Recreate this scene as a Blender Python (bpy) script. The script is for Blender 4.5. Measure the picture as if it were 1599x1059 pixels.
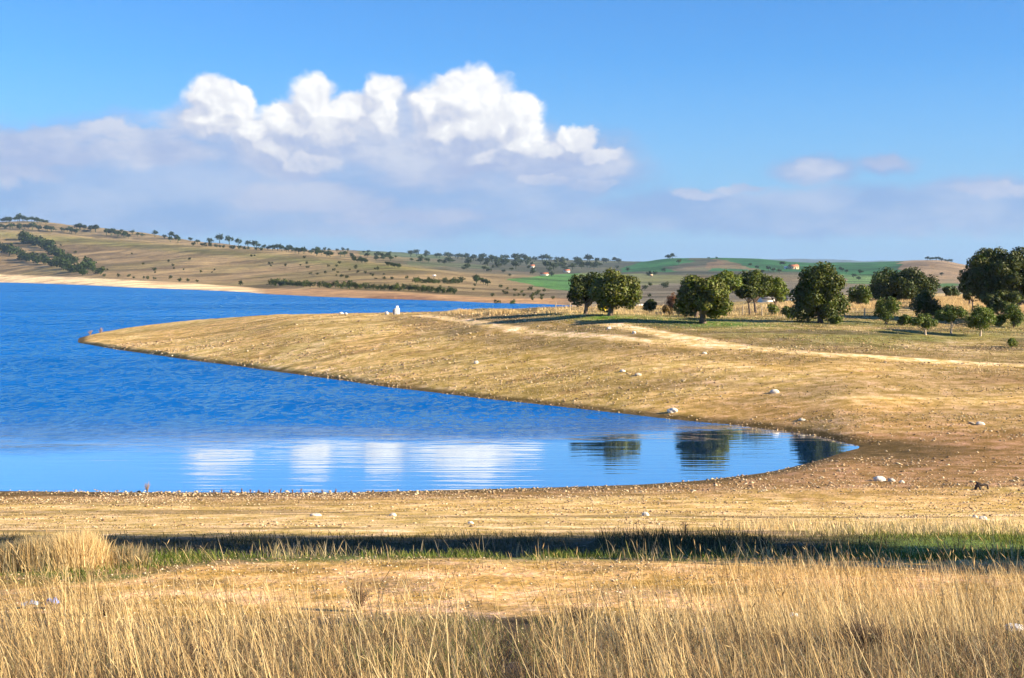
import bpy, math, random
import numpy as np
from mathutils import Vector

# ------------------------------------------------------------------ clearing
for o in list(bpy.data.objects):
    bpy.data.objects.remove(o)
SC = bpy.context.scene
COL = SC.collection
R = math.radians

# ------------------------------------------------------------------ camera
F = 2220.0          # focal length in photo pixels (photo is 1599 wide)
CX, HY = 799.5, 425.0
CZ = 10.0           # eye height above the water
cam_d = bpy.data.cameras.new('camera')
cam = bpy.data.objects.new('camera', cam_d)
COL.objects.link(cam)
cam.location = (0, 0, CZ)
cam.rotation_euler = (R(90), 0, 0)
cam_d.sensor_width = 36.0
cam_d.lens = 36.0 * F / 1599.0
cam_d.shift_y = -(529.5 - HY) / 1599.0
cam_d.clip_start = 0.1
cam_d.clip_end = 20000
SC.camera = cam

# ------------------------------------------------------------------ sun
SUN_EL, SUN_BACK = R(22), R(17)      # sun stands to the right and a little behind the camera
sd = Vector((math.cos(SUN_EL) * math.cos(SUN_BACK), -math.cos(SUN_EL) * math.sin(SUN_BACK), math.sin(SUN_EL)))
sun_d = bpy.data.lights.new('sun', 'SUN')
sun_d.energy = 5.0
sun_d.angle = R(0.5)
sun_d.color = (1.0, 0.83, 0.60)
sun = bpy.data.objects.new('sun', sun_d)
COL.objects.link(sun)
sun.rotation_euler = sd.to_track_quat('Z', 'Y').to_euler()
sun.location = (60, -20, 60)

# ------------------------------------------------------------------ exposure
SC.view_settings.view_transform = 'Standard'
SC.view_settings.look = 'None'
SC.view_settings.gamma = 1.0
SC.view_settings.exposure = 1.5
SC.cycles.max_bounces = 6
SC.cycles.transparent_max_bounces = 8
SC.cycles.volume_bounces = 0
SC.cycles.use_denoising = True
SC.cycles.sample_clamp_indirect = 4
SC.cycles.use_adaptive_sampling = True
SC.cycles.adaptive_threshold = 0.02
SC.cycles.adaptive_min_samples = 12


# ------------------------------------------------------------------ node helper
class NT:
    def __init__(s, tree):
        s.t = tree
        s.n = tree.nodes
        s.l = tree.links

    def put(s, sock, v):
        if v is None:
            return
        if isinstance(v, bpy.types.NodeSocket):
            s.l.new(v, sock)
        else:
            if hasattr(sock, 'default_value'):
                try:
                    if isinstance(v, (tuple, list)) and len(v) == 3 and len(sock.default_value) == 4:
                        v = (*v, 1.0)
                except TypeError:
                    pass
                sock.default_value = v

    def math(s, op, a, b=None, c=None, clamp=False):
        n = s.n.new('ShaderNodeMath')
        n.operation = op
        n.use_clamp = clamp
        s.put(n.inputs[0], a); s.put(n.inputs[1], b); s.put(n.inputs[2], c)
        return n.outputs[0]

    def vec(s, op, a, b=None):
        n = s.n.new('ShaderNodeVectorMath')
        n.operation = op
        s.put(n.inputs[0], a)
        if op == 'SCALE':
            s.put(n.inputs['Scale'], b)
        else:
            s.put(n.inputs[1], b)
        return n.outputs['Value'] if op in ('LENGTH', 'DOT_PRODUCT', 'DISTANCE') else n.outputs[0]

    def xyz(s, x=0.0, y=0.0, z=0.0):
        n = s.n.new('ShaderNodeCombineXYZ')
        s.put(n.inputs[0], x); s.put(n.inputs[1], y); s.put(n.inputs[2], z)
        return n.outputs[0]

    def sep(s, v):
        n = s.n.new('ShaderNodeSeparateXYZ')
        s.put(n.inputs[0], v)
        return n.outputs

    def noise(s, v, scale=1.0, detail=4.0, rough=0.55, dist=0.0, dim='3D'):
        n = s.n.new('ShaderNodeTexNoise')
        n.noise_dimensions = dim
        s.put(n.inputs['Vector'], v)
        n.inputs['Scale'].default_value = scale
        n.inputs['Detail'].default_value = detail
        n.inputs['Roughness'].default_value = rough
        n.inputs['Distortion'].default_value = dist
        return n.outputs[0]

    def voro(s, v, scale=1.0, feat='F1', rnd=1.0):
        n = s.n.new('ShaderNodeTexVoronoi')
        n.feature = feat
        s.put(n.inputs['Vector'], v)
        n.inputs['Scale'].default_value = scale
        n.inputs['Randomness'].default_value = rnd
        return n.outputs

    def ramp(s, v, stops, interp='LINEAR'):
        n = s.n.new('ShaderNodeValToRGB')
        s.put(n.inputs[0], v)
        cr = n.color_ramp
        cr.interpolation = interp
        while len(cr.elements) < len(stops):
            cr.elements.new(0.5)
        for e, (p, c) in zip(cr.elements, stops):
            e.position = p
            e.color = (c, c, c, 1) if isinstance(c, (int, float)) else (*c, 1)
        return n.outputs[0]

    def rng(s, v, a, b, c=0.0, d=1.0, smooth=True):
        n = s.n.new('ShaderNodeMapRange')
        n.interpolation_type = 'SMOOTHSTEP' if smooth else 'LINEAR'
        s.put(n.inputs[0], v)
        for i, x in enumerate((a, b, c, d)):
            s.put(n.inputs[i + 1], x)
        return n.outputs[0]

    def mix(s, f, a, b, mode='MIX'):
        n = s.n.new('ShaderNodeMix')
        n.data_type = 'RGBA'
        n.blend_type = mode
        n.clamp_factor = True
        s.put(n.inputs[0], f); s.put(n.inputs[6], a); s.put(n.inputs[7], b)
        return n.outputs[2]

    def bump(s, h, strength=1.0, distance=1.0, normal=None):
        n = s.n.new('ShaderNodeBump')
        s.put(n.inputs['Height'], h)
        s.put(n.inputs['Strength'], strength)
        s.put(n.inputs['Distance'], distance)
        s.put(n.inputs['Normal'], normal)
        return n.outputs[0]


# ------------------------------------------------------------------ world: physical sky with procedural cumulus
def ang(px, py):
    a = math.atan((px - CX) / F)
    e = math.atan((HY - py) / F * math.cos(a))
    return a * 10, e * 10


def build_world():
    w = bpy.data.worlds.new('World')
    SC.world = w
    w.use_nodes = True
    t = NT(w.node_tree)
    t.n.clear()
    out = t.n.new('ShaderNodeOutputWorld')
    bg = t.n.new('ShaderNodeBackground')
    bg.inputs['Strength'].default_value = 0.068
    sky = t.n.new('ShaderNodeTexSky')
    sky.sky_type = 'NISHITA'
    sky.sun_disc = False
    sky.sun_elevation = SUN_EL
    sky.sun_rotation = math.atan2(sd.x, sd.y)
    sky.altitude = 300
    sky.air_density = 1.0
    sky.dust_density = 0.15
    sky.ozone_density = 2.2
    tc = t.n.new('ShaderNodeTexCoord')
    d = tc.outputs['Generated']
    x, y, z = t.sep(d)
    az = t.math('MULTIPLY', t.math('ARCTAN2', x, y), 10.0)
    el = t.math('MULTIPLY', t.math('ARCSINE', z), 10.0)
    p = t.xyz(az, el, 0.0)

    def G(px): return px / F * 10

    # domain warp gives the billows their curl
    nw = t.n.new('ShaderNodeTexNoise')
    t.put(nw.inputs['Vector'], p)
    nw.inputs['Scale'].default_value = 3.2
    nw.inputs['Detail'].default_value = 5
    nw.inputs['Roughness'].default_value = 0.6
    warp = t.vec('SCALE', t.vec('SUBTRACT', nw.outputs['Color'], (0.5, 0.5, 0.5)), 0.22)
    pw = t.vec('MULTIPLY', t.vec('ADD', p, warp), (1, 1, 0))

    def field(pt, blobs):
        acc = None
        for (bx, by, rx, ry) in blobs:
            c = ang(bx, by)
            v = t.vec('MULTIPLY', t.vec('SUBTRACT', pt, (c[0], c[1], 0)), (1 / G(rx), 1 / G(ry), 0))
            q = t.math('SUBTRACT', 1.0, t.vec('LENGTH', v))
            if acc is None:
                acc = q
            else:
                n = t.n.new('ShaderNodeMath')
                n.operation = 'SMOOTH_MAX'
                t.put(n.inputs[0], acc); t.put(n.inputs[1], q)
                n.inputs[2].default_value = 0.14
                acc = n.outputs[0]
        return acc

    white = [(332, 150, 50, 38), (345, 178, 58, 32), (372, 158, 30, 26), (315, 185, 40, 28),
             (490, 155, 44, 42), (452, 190, 58, 40), (545, 172, 60, 36), (597, 142, 38, 34), (592, 182, 34, 46),
             (425, 225, 50, 36), (475, 252, 60, 28), (520, 195, 50, 34), (395, 205, 34, 26),
             (725, 152, 82, 52), (740, 200, 90, 62), (672, 165, 42, 42), (770, 188, 78, 50), (812, 185, 34, 38), (700, 205, 60, 50),
             (760, 245, 66, 30), (800, 220, 48, 30),
             (902, 217, 36, 27), (872, 236, 36, 18), (932, 242, 36, 12),
             (925, 286, 46, 10), (850, 278, 50, 12)]
    soft = [(625, 180, 60, 62), (60, 240, 160, 30), (230, 235, 140, 26), (450, 225, 130, 62), (560, 205, 80, 60), (690, 235, 140, 75), (845, 250, 130, 48), (335, 190, 95, 42), (930, 255, 60, 30), (480, 308, 130, 30), (560, 322, 80, 22), (70, 212, 100, 20), (8, 216, 60, 18), (175, 203, 60, 15),
            (250, 207, 70, 14), (1162, 291, 52, 9), (1278, 262, 52, 17), (1380, 254, 48, 13), (1565, 296, 80, 11),
            (1085, 300, 40, 9), (30, 270, 80, 20), (640, 340, 150, 14)]
    veil = [(200, 272, 560, 88), (640, 280, 400, 95), (860, 270, 170, 80), (1300, 330, 620, 44), (500, 335, 800, 42),
            (1278, 265, 80, 26), (1380, 256, 60, 20), (1540, 310, 180, 36)]

    # puffs: rounded cells over two octaves, inverted so that every cell bulges
    def puffs(pt):  # noqa
        v1 = t.voro(pt, 2.6, 'SMOOTH_F1')[0]
        v2 = t.voro(pt, 6.5, 'SMOOTH_F1')[0]
        v3 = t.voro(pt, 15.0, 'SMOOTH_F1')[0]
        n1 = t.noise(pt, 9.0, 8, 0.66)
        a = t.math('MULTIPLY', v1, -0.40)
        a = t.math('MULTIPLY_ADD', v2, -0.30, a)
        a = t.math('MULTIPLY_ADD', v3, -0.13, a)
        a = t.math('MULTIPLY_ADD', n1, 0.34, a)
        return t.math('ADD', a, 0.19)

    pf = puffs(pw)
    fW = field(pw, white)
    dW = t.math('ADD', t.math('ADD', fW, pf), 0.035)
    pl = t.vec('ADD', pw, (0.085, 0.11, 0))
    dL = field(pl, white)
    mW = t.math('MULTIPLY', t.rng(dW, -0.07, 0.30), t.math('MULTIPLY_ADD', t.rng(el, ang(0, 310)[1], ang(0, 215)[1]), 0.65, 0.35))
    lit = t.rng(t.math('SUBTRACT', fW, dL), -0.24, 0.26)
    # broad light: high in the cloud is whiter, low is greyer
    hgt = t.rng(el, ang(0, 300)[1], ang(0, 150)[1])
    lum = t.math('MULTIPLY_ADD', hgt, 0.66, t.math('MULTIPLY', lit, 0.42))
    lum = t.math('ADD', lum, t.math('MULTIPLY_ADD', pf, 0.9, -0.14))
    dS = t.math('SUBTRACT', pf, puffs(t.vec('ADD', pw, (0.022, 0.032, 0))))
    lum = t.math('MULTIPLY_ADD', dS, 0.85, lum, clamp=True)
    cW = t.ramp(lum, [(0.0, (2.2, 2.7, 4.0)), (0.25, (2.8, 3.2, 4.2)), (0.5, (3.7, 3.9, 4.5)), (0.8, (4.6, 4.7, 4.95)), (1.0, (5.6, 5.6, 5.6))])

    nb = t.noise(t.vec('MULTIPLY', p, (1, 2.0, 1)), 1.6, 6, 0.58)
    fS = t.math('ADD', field(pw, soft), t.math('MULTIPLY_ADD', nb, 1.3, -0.65))
    mS = t.math('MULTIPLY', t.rng(fS, -0.14, 0.5), 0.85)
    fV = t.math('ADD', field(t.vec('ADD', p, t.vec('SCALE', warp, 0.8)), veil), t.math('MULTIPLY_ADD', nb, 0.9, -0.45))
    mV = t.math('MULTIPLY', t.rng(fV, -0.12, 0.42), 0.80)
    nv = t.noise(t.vec('MULTIPLY', p, (1, 2.6, 1)), 1.1, 5, 0.55)
    cV = t.mix(t.rng(nv, 0.35, 0.7), (1.6, 2.35, 3.95, 1), (2.6, 3.05, 4.2, 1))
    # clouds beyond the frame, for the light and the water
    up = t.rng(el, ang(0, 20)[1], 6.0)

    tint = t.mix(1.0, sky.outputs[0], (0.31, 0.61, 0.98, 1), 'MULTIPLY')
    # horizon air: paler and bluer towards the ground
    low = t.math('POWER', t.math('SUBTRACT', 1.0, t.rng(el, 0.0, 1.5, smooth=False)), 1.25)
    tint = t.mix(t.math('MULTIPLY', low, 0.92), tint, (1.9, 2.82, 4.4, 1))
    c = t.mix(mV, tint, cV)
    cS = t.mix(t.math('MULTIPLY', t.rng(nb, .38, .66), t.rng(el, ang(0, 330)[1], ang(0, 210)[1], .45, 1.0)), (2.3, 2.8, 4.05, 1), (3.6, 3.85, 4.5, 1))
    c = t.mix(mS, c, cS)
    c = t.mix(mW, c, cW)
    t.put(bg.inputs['Color'], c)
    t.l.new(bg.outputs[0], out.inputs[0])
    w.cycles.sampling_method = 'MANUAL'
    w.cycles.sample_map_resolution = 512


build_world()


# ------------------------------------------------------------------ numpy helpers
def _hash(i, j, seed):
    h = (i.astype(np.int64) * 374761393 + j.astype(np.int64) * 668265263 + seed * 974634777) & 0x7fffffff
    h = ((h ^ (h >> 13)) * 1274126177) & 0x7fffffff
    return ((h ^ (h >> 16)) & 0xffff) / 65535.0


def vnoise(x, y, seed=0):
    xi, yi = np.floor(x), np.floor(y)
    fx, fy = x - xi, y - yi
    fx, fy = fx * fx * (3 - 2 * fx), fy * fy * (3 - 2 * fy)
    a, b = _hash(xi, yi, seed), _hash(xi + 1, yi, seed)
    c, d = _hash(xi, yi + 1, seed), _hash(xi + 1, yi + 1, seed)
    return (a * (1 - fx) + b * fx) * (1 - fy) + (c * (1 - fx) + d * fx) * fy


def fbm(x, y, oct=4, seed=0):
    s, a, t = 0.0, 1.0, 0.0
    for k in range(oct):
        s = s + a * vnoise(x * 2 ** k, y * 2 ** k, seed + k * 17)
        t += a
        a *= 0.5
    return s / t          # 0..1


def sstep(a, b, x):
    t = np.clip((x - a) / (b - a), 0, 1)
    return t * t * (3 - 2 * t)


def zray(py, Y):
    return CZ - (np.asarray(py, float) - HY) / F * np.asarray(Y, float)


def yshore(py, z=0.0):
    return (CZ - z) * F / (np.asarray(py, float) - HY)


US = np.arange(-700, 2301, 4.0)


class Surface:
    """heights of the land: monotone curves run through control lines from near to far"""
    def __init__(s, lines, smooth):
        Ys, Zs = [], []
        for (pts, sm) in zip(lines, smooth):
            p = np.array(pts, float)
            Y = np.interp(US, p[:, 0], p[:, 1])
            Z = np.interp(US, p[:, 0], p[:, 2])
            if sm:
                k = np.exp(-0.5 * (np.arange(-3 * sm, 3 * sm + 1) / sm) ** 2); k /= k.sum()
                Y = np.convolve(np.pad(Y, 3 * sm, 'edge'), k, 'valid')
                Z = np.convolve(np.pad(Z, 3 * sm, 'edge'), k, 'valid')
            Ys.append(Y); Zs.append(Z)
        Y = np.array(Ys); Z = np.array(Zs)
        for k in range(1, len(Y)):
            Y[k] = np.maximum(Y[k], Y[k - 1] + 0.4)
        h = np.diff(Y, axis=0); dl = np.diff(Z, axis=0) / h
        m = np.zeros_like(Y)
        for k in range(1, len(Y) - 1):
            a, b = dl[k - 1], dl[k]
            w1, w2 = 2 * h[k] + h[k - 1], h[k] + 2 * h[k - 1]
            with np.errstate(divide='ignore', invalid='ignore'):
                hm = (w1 + w2) / (w1 / a + w2 / b)
            m[k] = np.where(a * b > 0, hm, 0)
        m[0], m[-1] = dl[0], dl[-1]
        k = np.exp(-0.5 * (np.arange(-40, 41) / 13.0) ** 2); k /= k.sum()
        m = np.array([np.convolve(np.pad(r, 40, 'edge'), k, 'valid') for r in m])
        s.Y, s.Z, s.m = Y, Z, m

    def z(s, X, Yq):
        X, Yq = np.broadcast_arrays(np.asarray(X, float), np.asarray(Yq, float))
        u = CX + F * X / np.maximum(Yq, 1.0)
        ui = np.clip((u - US[0]) / 4.0, 0, len(US) - 1.001)
        i = ui.astype(int); f = ui - i
        def at(A, k): return A[k, i] * (1 - f) + A[k, i + 1] * f
        out = np.full(u.shape, np.nan)
        n = len(s.Y)
        for k in range(n - 1):
            y0, y1 = at(s.Y, k), at(s.Y, k + 1)
            z0, z1 = at(s.Z, k), at(s.Z, k + 1)
            m0, m1 = at(s.m, k), at(s.m, k + 1)
            hh = y1 - y0
            t = np.clip((Yq - y0) / hh, 0, 1)
            t2, t3 = t * t, t * t * t
            v = (2 * t3 - 3 * t2 + 1) * z0 + (t3 - 2 * t2 + t) * hh * m0 + (-2 * t3 + 3 * t2) * z1 + (t3 - t2) * hh * m1
            sel = (Yq >= y0) if k else np.ones(u.shape, bool)
            out = np.where(sel, v, out)
        return out


def L_py(*p):     # (u, py, Y)
    return [(u, Y, float(zray(py, Y))) for (u, py, Y) in p]


def L_sh(*p):     # shoreline: (u, py)
    return [(u, float(yshore(py)), 0.0) for (u, py) in p]


near_shore = [(-700, 767), (0, 767), (300, 769), (550, 769), (800, 763), (1000, 757), (1100, 750), (1200, 738), (1270, 722),
              (1310, 709), (1330, 700)]
pen_front = [(110, 533), (180, 546), (300, 563), (450, 583), (600, 604), (750, 622), (900, 638), (1050, 655), (1150, 664),
             (1250, 676), (1300, 686), (1330, 699.5)]
near_lines = [
    [(0, -60, 9.4)], [(0, -12, 8.75)], [(0, 0, 8.35)], [(0, 5, 7.95)], [(0, 9, 7.38)], [(0, 12.5, 6.72)], [(0, 16, 6.15)],
    [(0, 20.5, 5.78)], [(0, 22.5, 5.50)], [(0, 25, 4.62)], [(0, 29, 4.15)], [(0, 34, 3.66)],
    [(0, 46, 2.02)], [(0, 57, 0.80)],
    L_sh(*near_shore) + [(1400, 79.5, 0.10), (1600, 79, 0.32), (2300, 79, 0.5)],
    None,
    L_sh(*[(u, p) for u, p in pen_front if u < 1330]) + [(1331, 82.5, 0.05), (1400, 82.5, 0.2), (1600, 84, 0.6), (2300, 84, 0.8)],
    None,
    # crest of the spit and the shelf the oaks stand on
    [(-700, 206, -2), (60, 206, -2), (104, 206, -0.25)] + L_py((114, 529.5, 209)) + L_py((150, 521.5, 222), (200, 512.5, 235), (250, 505.5, 238), (300, 500.5, 236),
         (350, 496.5, 226), (400, 493.5, 214), (450, 491.5, 202), (520, 490.5, 195), (620, 489.5, 188), (690, 490, 181), (760, 492, 174), (850, 494.5, 163),
         (940, 495, 153), (1000, 496.5, 150), (1100, 500, 148), (1200, 501, 147), (1280, 502, 147), (1380, 506, 146), (1450, 510, 145), (1600, 513, 145), (2300, 516, 145)),
    # second crest, field
    [(-700, 220, -2), (60, 218, -2), (110, 216, -0.6), (150, 240, -0.6), (200, 252, -0.6), (300, 254, -0.5), (400, 246, -0.3), (520, 236, 0.4)] +
    L_py((620, 490.5, 214), (690, 487.5, 208), (740, 484.5, 205), (800, 485, 202), (850, 484, 200), (900, 482.5, 196), (1000, 482, 196), (1100, 482, 196),
         (1200, 478, 198), (1330, 472, 205), (1400, 467, 215), (1500, 464, 220), (1600, 470, 220), (2300, 470, 220)),
    [(-700, 262, -2.4), (600, 262, -1.6), (760, 262, -0.8), (860, 262, -0.6), (940, 262, 1.2)] +
    L_py((1000, 478, 262), (1200, 470, 262), (1330, 461, 262), (1400, 458, 262), (1500, 459, 262), (1600, 462, 262), (2300, 462, 262)),
    [(-700, 345, -3), (880, 345, -3), (980, 345, 0.6), (1200, 345, 1.2), (2300, 345, 1.5)],
]
# the bed of the inlet, then the front slope
ns, pf = np.array(near_shore, float), np.array(pen_front, float)
bed = []
slope = []
for u in range(-700, 1330, 10):
    y0 = float(yshore(np.interp(u, ns[:, 0], ns[:, 1]))); y1 = float(yshore(np.interp(u, pf[:, 0], pf[:, 1])))
    bed.append((u, 0.5 * (y0 + y1), -1.8 * min(1, (y1 - y0) / 14)))
for u in range(115, 1330, 10):
    y1 = float(yshore(np.interp(u, pf[:, 0], pf[:, 1])))
    slope.append((u, y1 + 3.0, 0.42))
near_lines[15] = bed + [(1331, 81.8, 0.03), (1400, 81, 0.14), (1600, 81.5, 0.45), (2300, 81.5, 0.65)]
near_lines[17] = [(-700, 206, -2), (60, 206, -2), (104, 205, -0.4)] + slope + [(1331, 85, 0.42), (1400, 87, 0.6), (1600, 92, 1.15), (2300, 92, 1.4)]
near_lines[16] = [(-700, 205, -2), (60, 205, -2), (100, 205, -0.3)] + near_lines[16]
sm = [0] * 14 + [4, 3, 3, 7, 6, 9, 14, 14]
land = Surface(near_lines, sm)
farshore = [(-700, 441), (0, 441), (100, 444), (200, 449), (380, 456), (410, 459), (500, 463.5), (600, 467), (700, 470), (760, 473), (850, 475), (885, 477)]


def FS(dY, z):
    return [(u, float(yshore(p)) + dY, z) for u, p in farshore]


def far_shift(fy, fz):
    return [(u, float(yshore(p)) * fy, fz * float(yshore(p))) for u, p in farshore]


right_low = [(960, 440, 1.0), (1300, 440, 1.5), (2300, 440, 2)]
far_lines = [
    [(-700, 335, -4), (900, 335, -4), (980, 335, 0.0), (1200, 335, 0.6), (2300, 335, 0.8)],
    [(u, Y * .96, -3) for u, Y, z in L_sh(*farshore)] + [(960, 400, .5), (2300, 400, 1)],
    L_sh(*farshore) + right_low,
    # top of the bare drawdown beach
    L_py((-700, 429, 1590), (0, 429, 1570), (100, 433, 1350), (200, 438, 1100), (300, 443.5, 950), (385, 449.5, 830), (420, 452, 760), (500, 451, 670), (600, 455, 590),
         (700, 461, 550), (760, 465, 520), (850, 466, 500), (960, 464, 500), (1200, 462, 500), (2300, 462, 500)),
    # the brown hill on the left: shoulder, then crest
    L_py((-700, 397, 1900), (0, 394, 1880), (100, 402, 1760), (200, 410, 1600), (300, 413, 1450), (400, 420, 1280), (500, 425, 1050), (600, 433, 850),
         (650, 439, 780), (700, 447, 720), (760, 455, 670), (850, 456, 660), (960, 455, 660), (1200, 452, 660), (2300, 452, 660)),
    L_py((-700, 362, 2250), (0, 359, 2220), (60, 364, 2180), (120, 370, 2130), (200, 376, 2050), (300, 382, 1950), (400, 392, 1780), (500, 401, 1500), (600, 411, 1200),
         (650, 419, 1080), (700, 429, 980), (760, 439, 930), (850, 443, 900), (960, 445, 900), (1200, 443, 900), (2300, 443, 900)),
    # hollow behind, rising to the far skyline
    L_py((-700, 370, 2360), (0, 364, 2350), (120, 374, 2250), (200, 380, 2180), (300, 386, 2080), (400, 395, 1930), (500, 404, 1650), (600, 412, 1400),
         (700, 423, 1250), (800, 430, 1200), (960, 435, 1200), (1200, 434, 1200), (1400, 438, 1100), (1500, 440, 1100), (2300, 442, 1100)),
    L_py((-700, 345, 2720), (0, 346, 2700), (40, 345, 2700), (80, 350, 2650), (130, 356, 2600), (165, 358, 2550), (210, 361, 2500), (250, 369, 2400), (300, 377, 2300),
         (400, 388, 2100), (500, 396, 1900), (600, 404, 1750), (700, 413, 1700), (800, 420, 1650), (960, 425, 1650), (1040, 419, 1650), (1200, 419, 1600),
         (1300, 421, 1600), (1400, 419, 1500), (1440, 413, 1500), (1480, 415, 1500), (1530, 425, 1500), (2300, 430, 1500)),
    L_py((-700, 372, 2950), (0, 372, 2950), (200, 376, 2750), (400, 393, 2400), (500, 393, 2300), (560, 394, 2300), (600, 399, 2300), (700, 406, 2300), (850, 412, 2300), (960, 413, 2300),
         (1000, 411, 2250), (1040, 403.5, 2150), (1100, 403.5, 2100), (1200, 406, 2100), (1250, 411, 2100), (1330, 412, 2100), (1400, 408, 1950), (1445, 404, 1900), (1480, 406, 1900),
         (1520, 416, 1900), (1600, 424, 1900), (2300, 424, 1900)),
    L_py((-700, 380, 3200), (0, 380, 3200), (300, 392, 3200), (480, 393, 3100), (545, 392.5, 3000), (650, 398, 3000), (750, 405.5, 3000), (860, 408, 3000), (970, 409, 3000),
         (1050, 412, 2900), (1500, 420, 2900), (1600, 426, 2900), (2300, 426, 2900)),
    [(-700, 4000, 40), (500, 4000, 30), (800, 4000, 20), (1100, 4000, -2), (2300, 4000, -2)],
]
hills_s = Surface(far_lines, [10, 3, 2, 4, 8, 6, 10, 5, 4, 5, 20])


def rough_near(X, Y):
    a = sstep(14, 40, Y) * (0.06 + 0.12 * sstep(120, 170, Y))
    n = (fbm(X * .09, Y * .09, 3, 5) - .5) * a
    n = n + (fbm(X * .45, Y * .45, 3, 9) - .5) * (0.05 + 0.08 * sstep(128, 150, Y))
    return n + (fbm(X * 2.2, Y * 2.2, 2, 11) - .5) * 0.03


def near_z(X, Y):
    z = land.z(X, Y)
    k = sstep(0.0, 0.6, np.abs(z))
    # eroded low banks on the shelf in front of the oaks
    u = CX + F * X / np.maximum(Y, 1)
    ex = 0.3 * sstep(0.47, 0.55, fbm(X * .05 + 7, Y * .12, 3, 31)) * sstep(120, 140, Y) * sstep(680, 760, u) * (1 - sstep(200, 250, Y)) * sstep(-50, 100, 1100 - u)
    return z + rough_near(X, Y) * (0.15 + 0.85 * k) + ex * k


def far_z(X, Y):
    z = hills_s.z(X, Y)
    a = sstep(0.5, 8, z) * (1 + Y / 700.0)
    return z + (fbm(X * .006, Y * .006, 4, 3) - .5) * a * 1.6 + (fbm(X * .03, Y * .03, 3, 13) - .5) * a * 0.5


def ground_hit(px, py, y0=6, y1=340, fn=near_z):
    Y = np.geomspace(y0, y1, 2600)
    X = (px - CX) / F * Y
    z = fn(X, Y)
    d = zray(py, Y) - z
    i = np.argmax(d <= 0)
    if d[i] > 0:
        i = int(np.argmin(np.abs(d)))
    return float(X[i]), float(Y[i]), float(z[i])


def hill_hit(px, py):
    return ground_hit(px, py, 400, 3600, far_z)


# ------------------------------------------------------------------ object helpers
def tag(o, label, cat, group=None, kind=None):
    o['label'] = label
    o['category'] = cat
    if group: o['group'] = group
    if kind: o['kind'] = kind
    return o


def empty(name, loc, label, cat, group=None):
    o = bpy.data.objects.new(name, None)
    COL.objects.link(o)
    o.location = loc
    o.empty_display_size = 0.3
    return tag(o, label, cat, group)


def mesh_np(name, V, Fc, mats, parent=None, colors=None, smooth=False, midx=None, loc=None):
    """V (n,3); Fc list of (m,k) arrays of polygons"""
    me = bpy.data.meshes.new(name)
    V = np.asarray(V, np.float32)
    if not isinstance(Fc, (list, tuple)): Fc = [Fc]
    Fc = [np.asarray(f, np.int32) for f in Fc if len(f)]
    me.vertices.add(len(V)); me.vertices.foreach_set('co', V.ravel())
    loops = np.concatenate([f.ravel() for f in Fc])
    tot = np.concatenate([np.full(len(f), f.shape[1], np.int32) for f in Fc])
    st = np.concatenate([[0], np.cumsum(tot)[:-1]]).astype(np.int32)
    me.loops.add(len(loops)); me.loops.foreach_set('vertex_index', loops)
    me.polygons.add(len(tot)); me.polygons.foreach_set('loop_start', st)
    me.polygons.foreach_set('loop_total', tot)
    if smooth: me.polygons.foreach_set('use_smooth', np.ones(len(tot), bool))
    if midx is not None: me.polygons.foreach_set('material_index', np.asarray(midx, np.int32))
    me.update(calc_edges=True)
    if colors is not None:
        ca = me.color_attributes.new('tone', 'FLOAT_COLOR', 'POINT')
        c = np.ones((len(V), 4), np.float32); c[:, :3] = colors
        ca.data.foreach_set('color', c.ravel())
    for m in (mats if isinstance(mats, (list, tuple)) else [mats]): me.materials.append(m)
    o = bpy.data.objects.new(name, me)
    COL.objects.link(o)
    if parent is not None: o.parent = parent
    if loc is not None: o.location = loc
    return o


def mat(name, fn):
    m = bpy.data.materials.new(name)
    m.use_nodes = True
    t = NT(m.node_tree)
    b = [n for n in t.n if n.type == 'BSDF_PRINCIPLED'][0]
    out = [n for n in t.n if n.type == 'OUTPUT_MATERIAL'][0]
    fn(t, b, out)
    return m


def attr(t, name='tone'):
    a = t.n.new('ShaderNodeAttribute'); a.attribute_name = name
    return a.outputs['Color']


def pos(t):
    return t.n.new('ShaderNodeNewGeometry').outputs['Position']


def m_plain(name, c, rough=.8, var=.25, scale=6.0, bump=0.0):
    def f(t, b, out):
        tc = t.n.new('ShaderNodeTexCoord').outputs['Object']
        n = t.noise(tc, scale, 5, .6)
        k = t.rng(n, .3, .7, 1 - var, 1 + var)
        t.put(b.inputs['Base Color'], t.mix(1.0, (*c, 1), t.xyz(k, k, k), 'MULTIPLY'))
        b.inputs['Roughness'].default_value = rough
        if bump: t.put(b.inputs['Normal'], t.bump(n, bump, 0.05))
    return mat(name, f)


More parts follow.
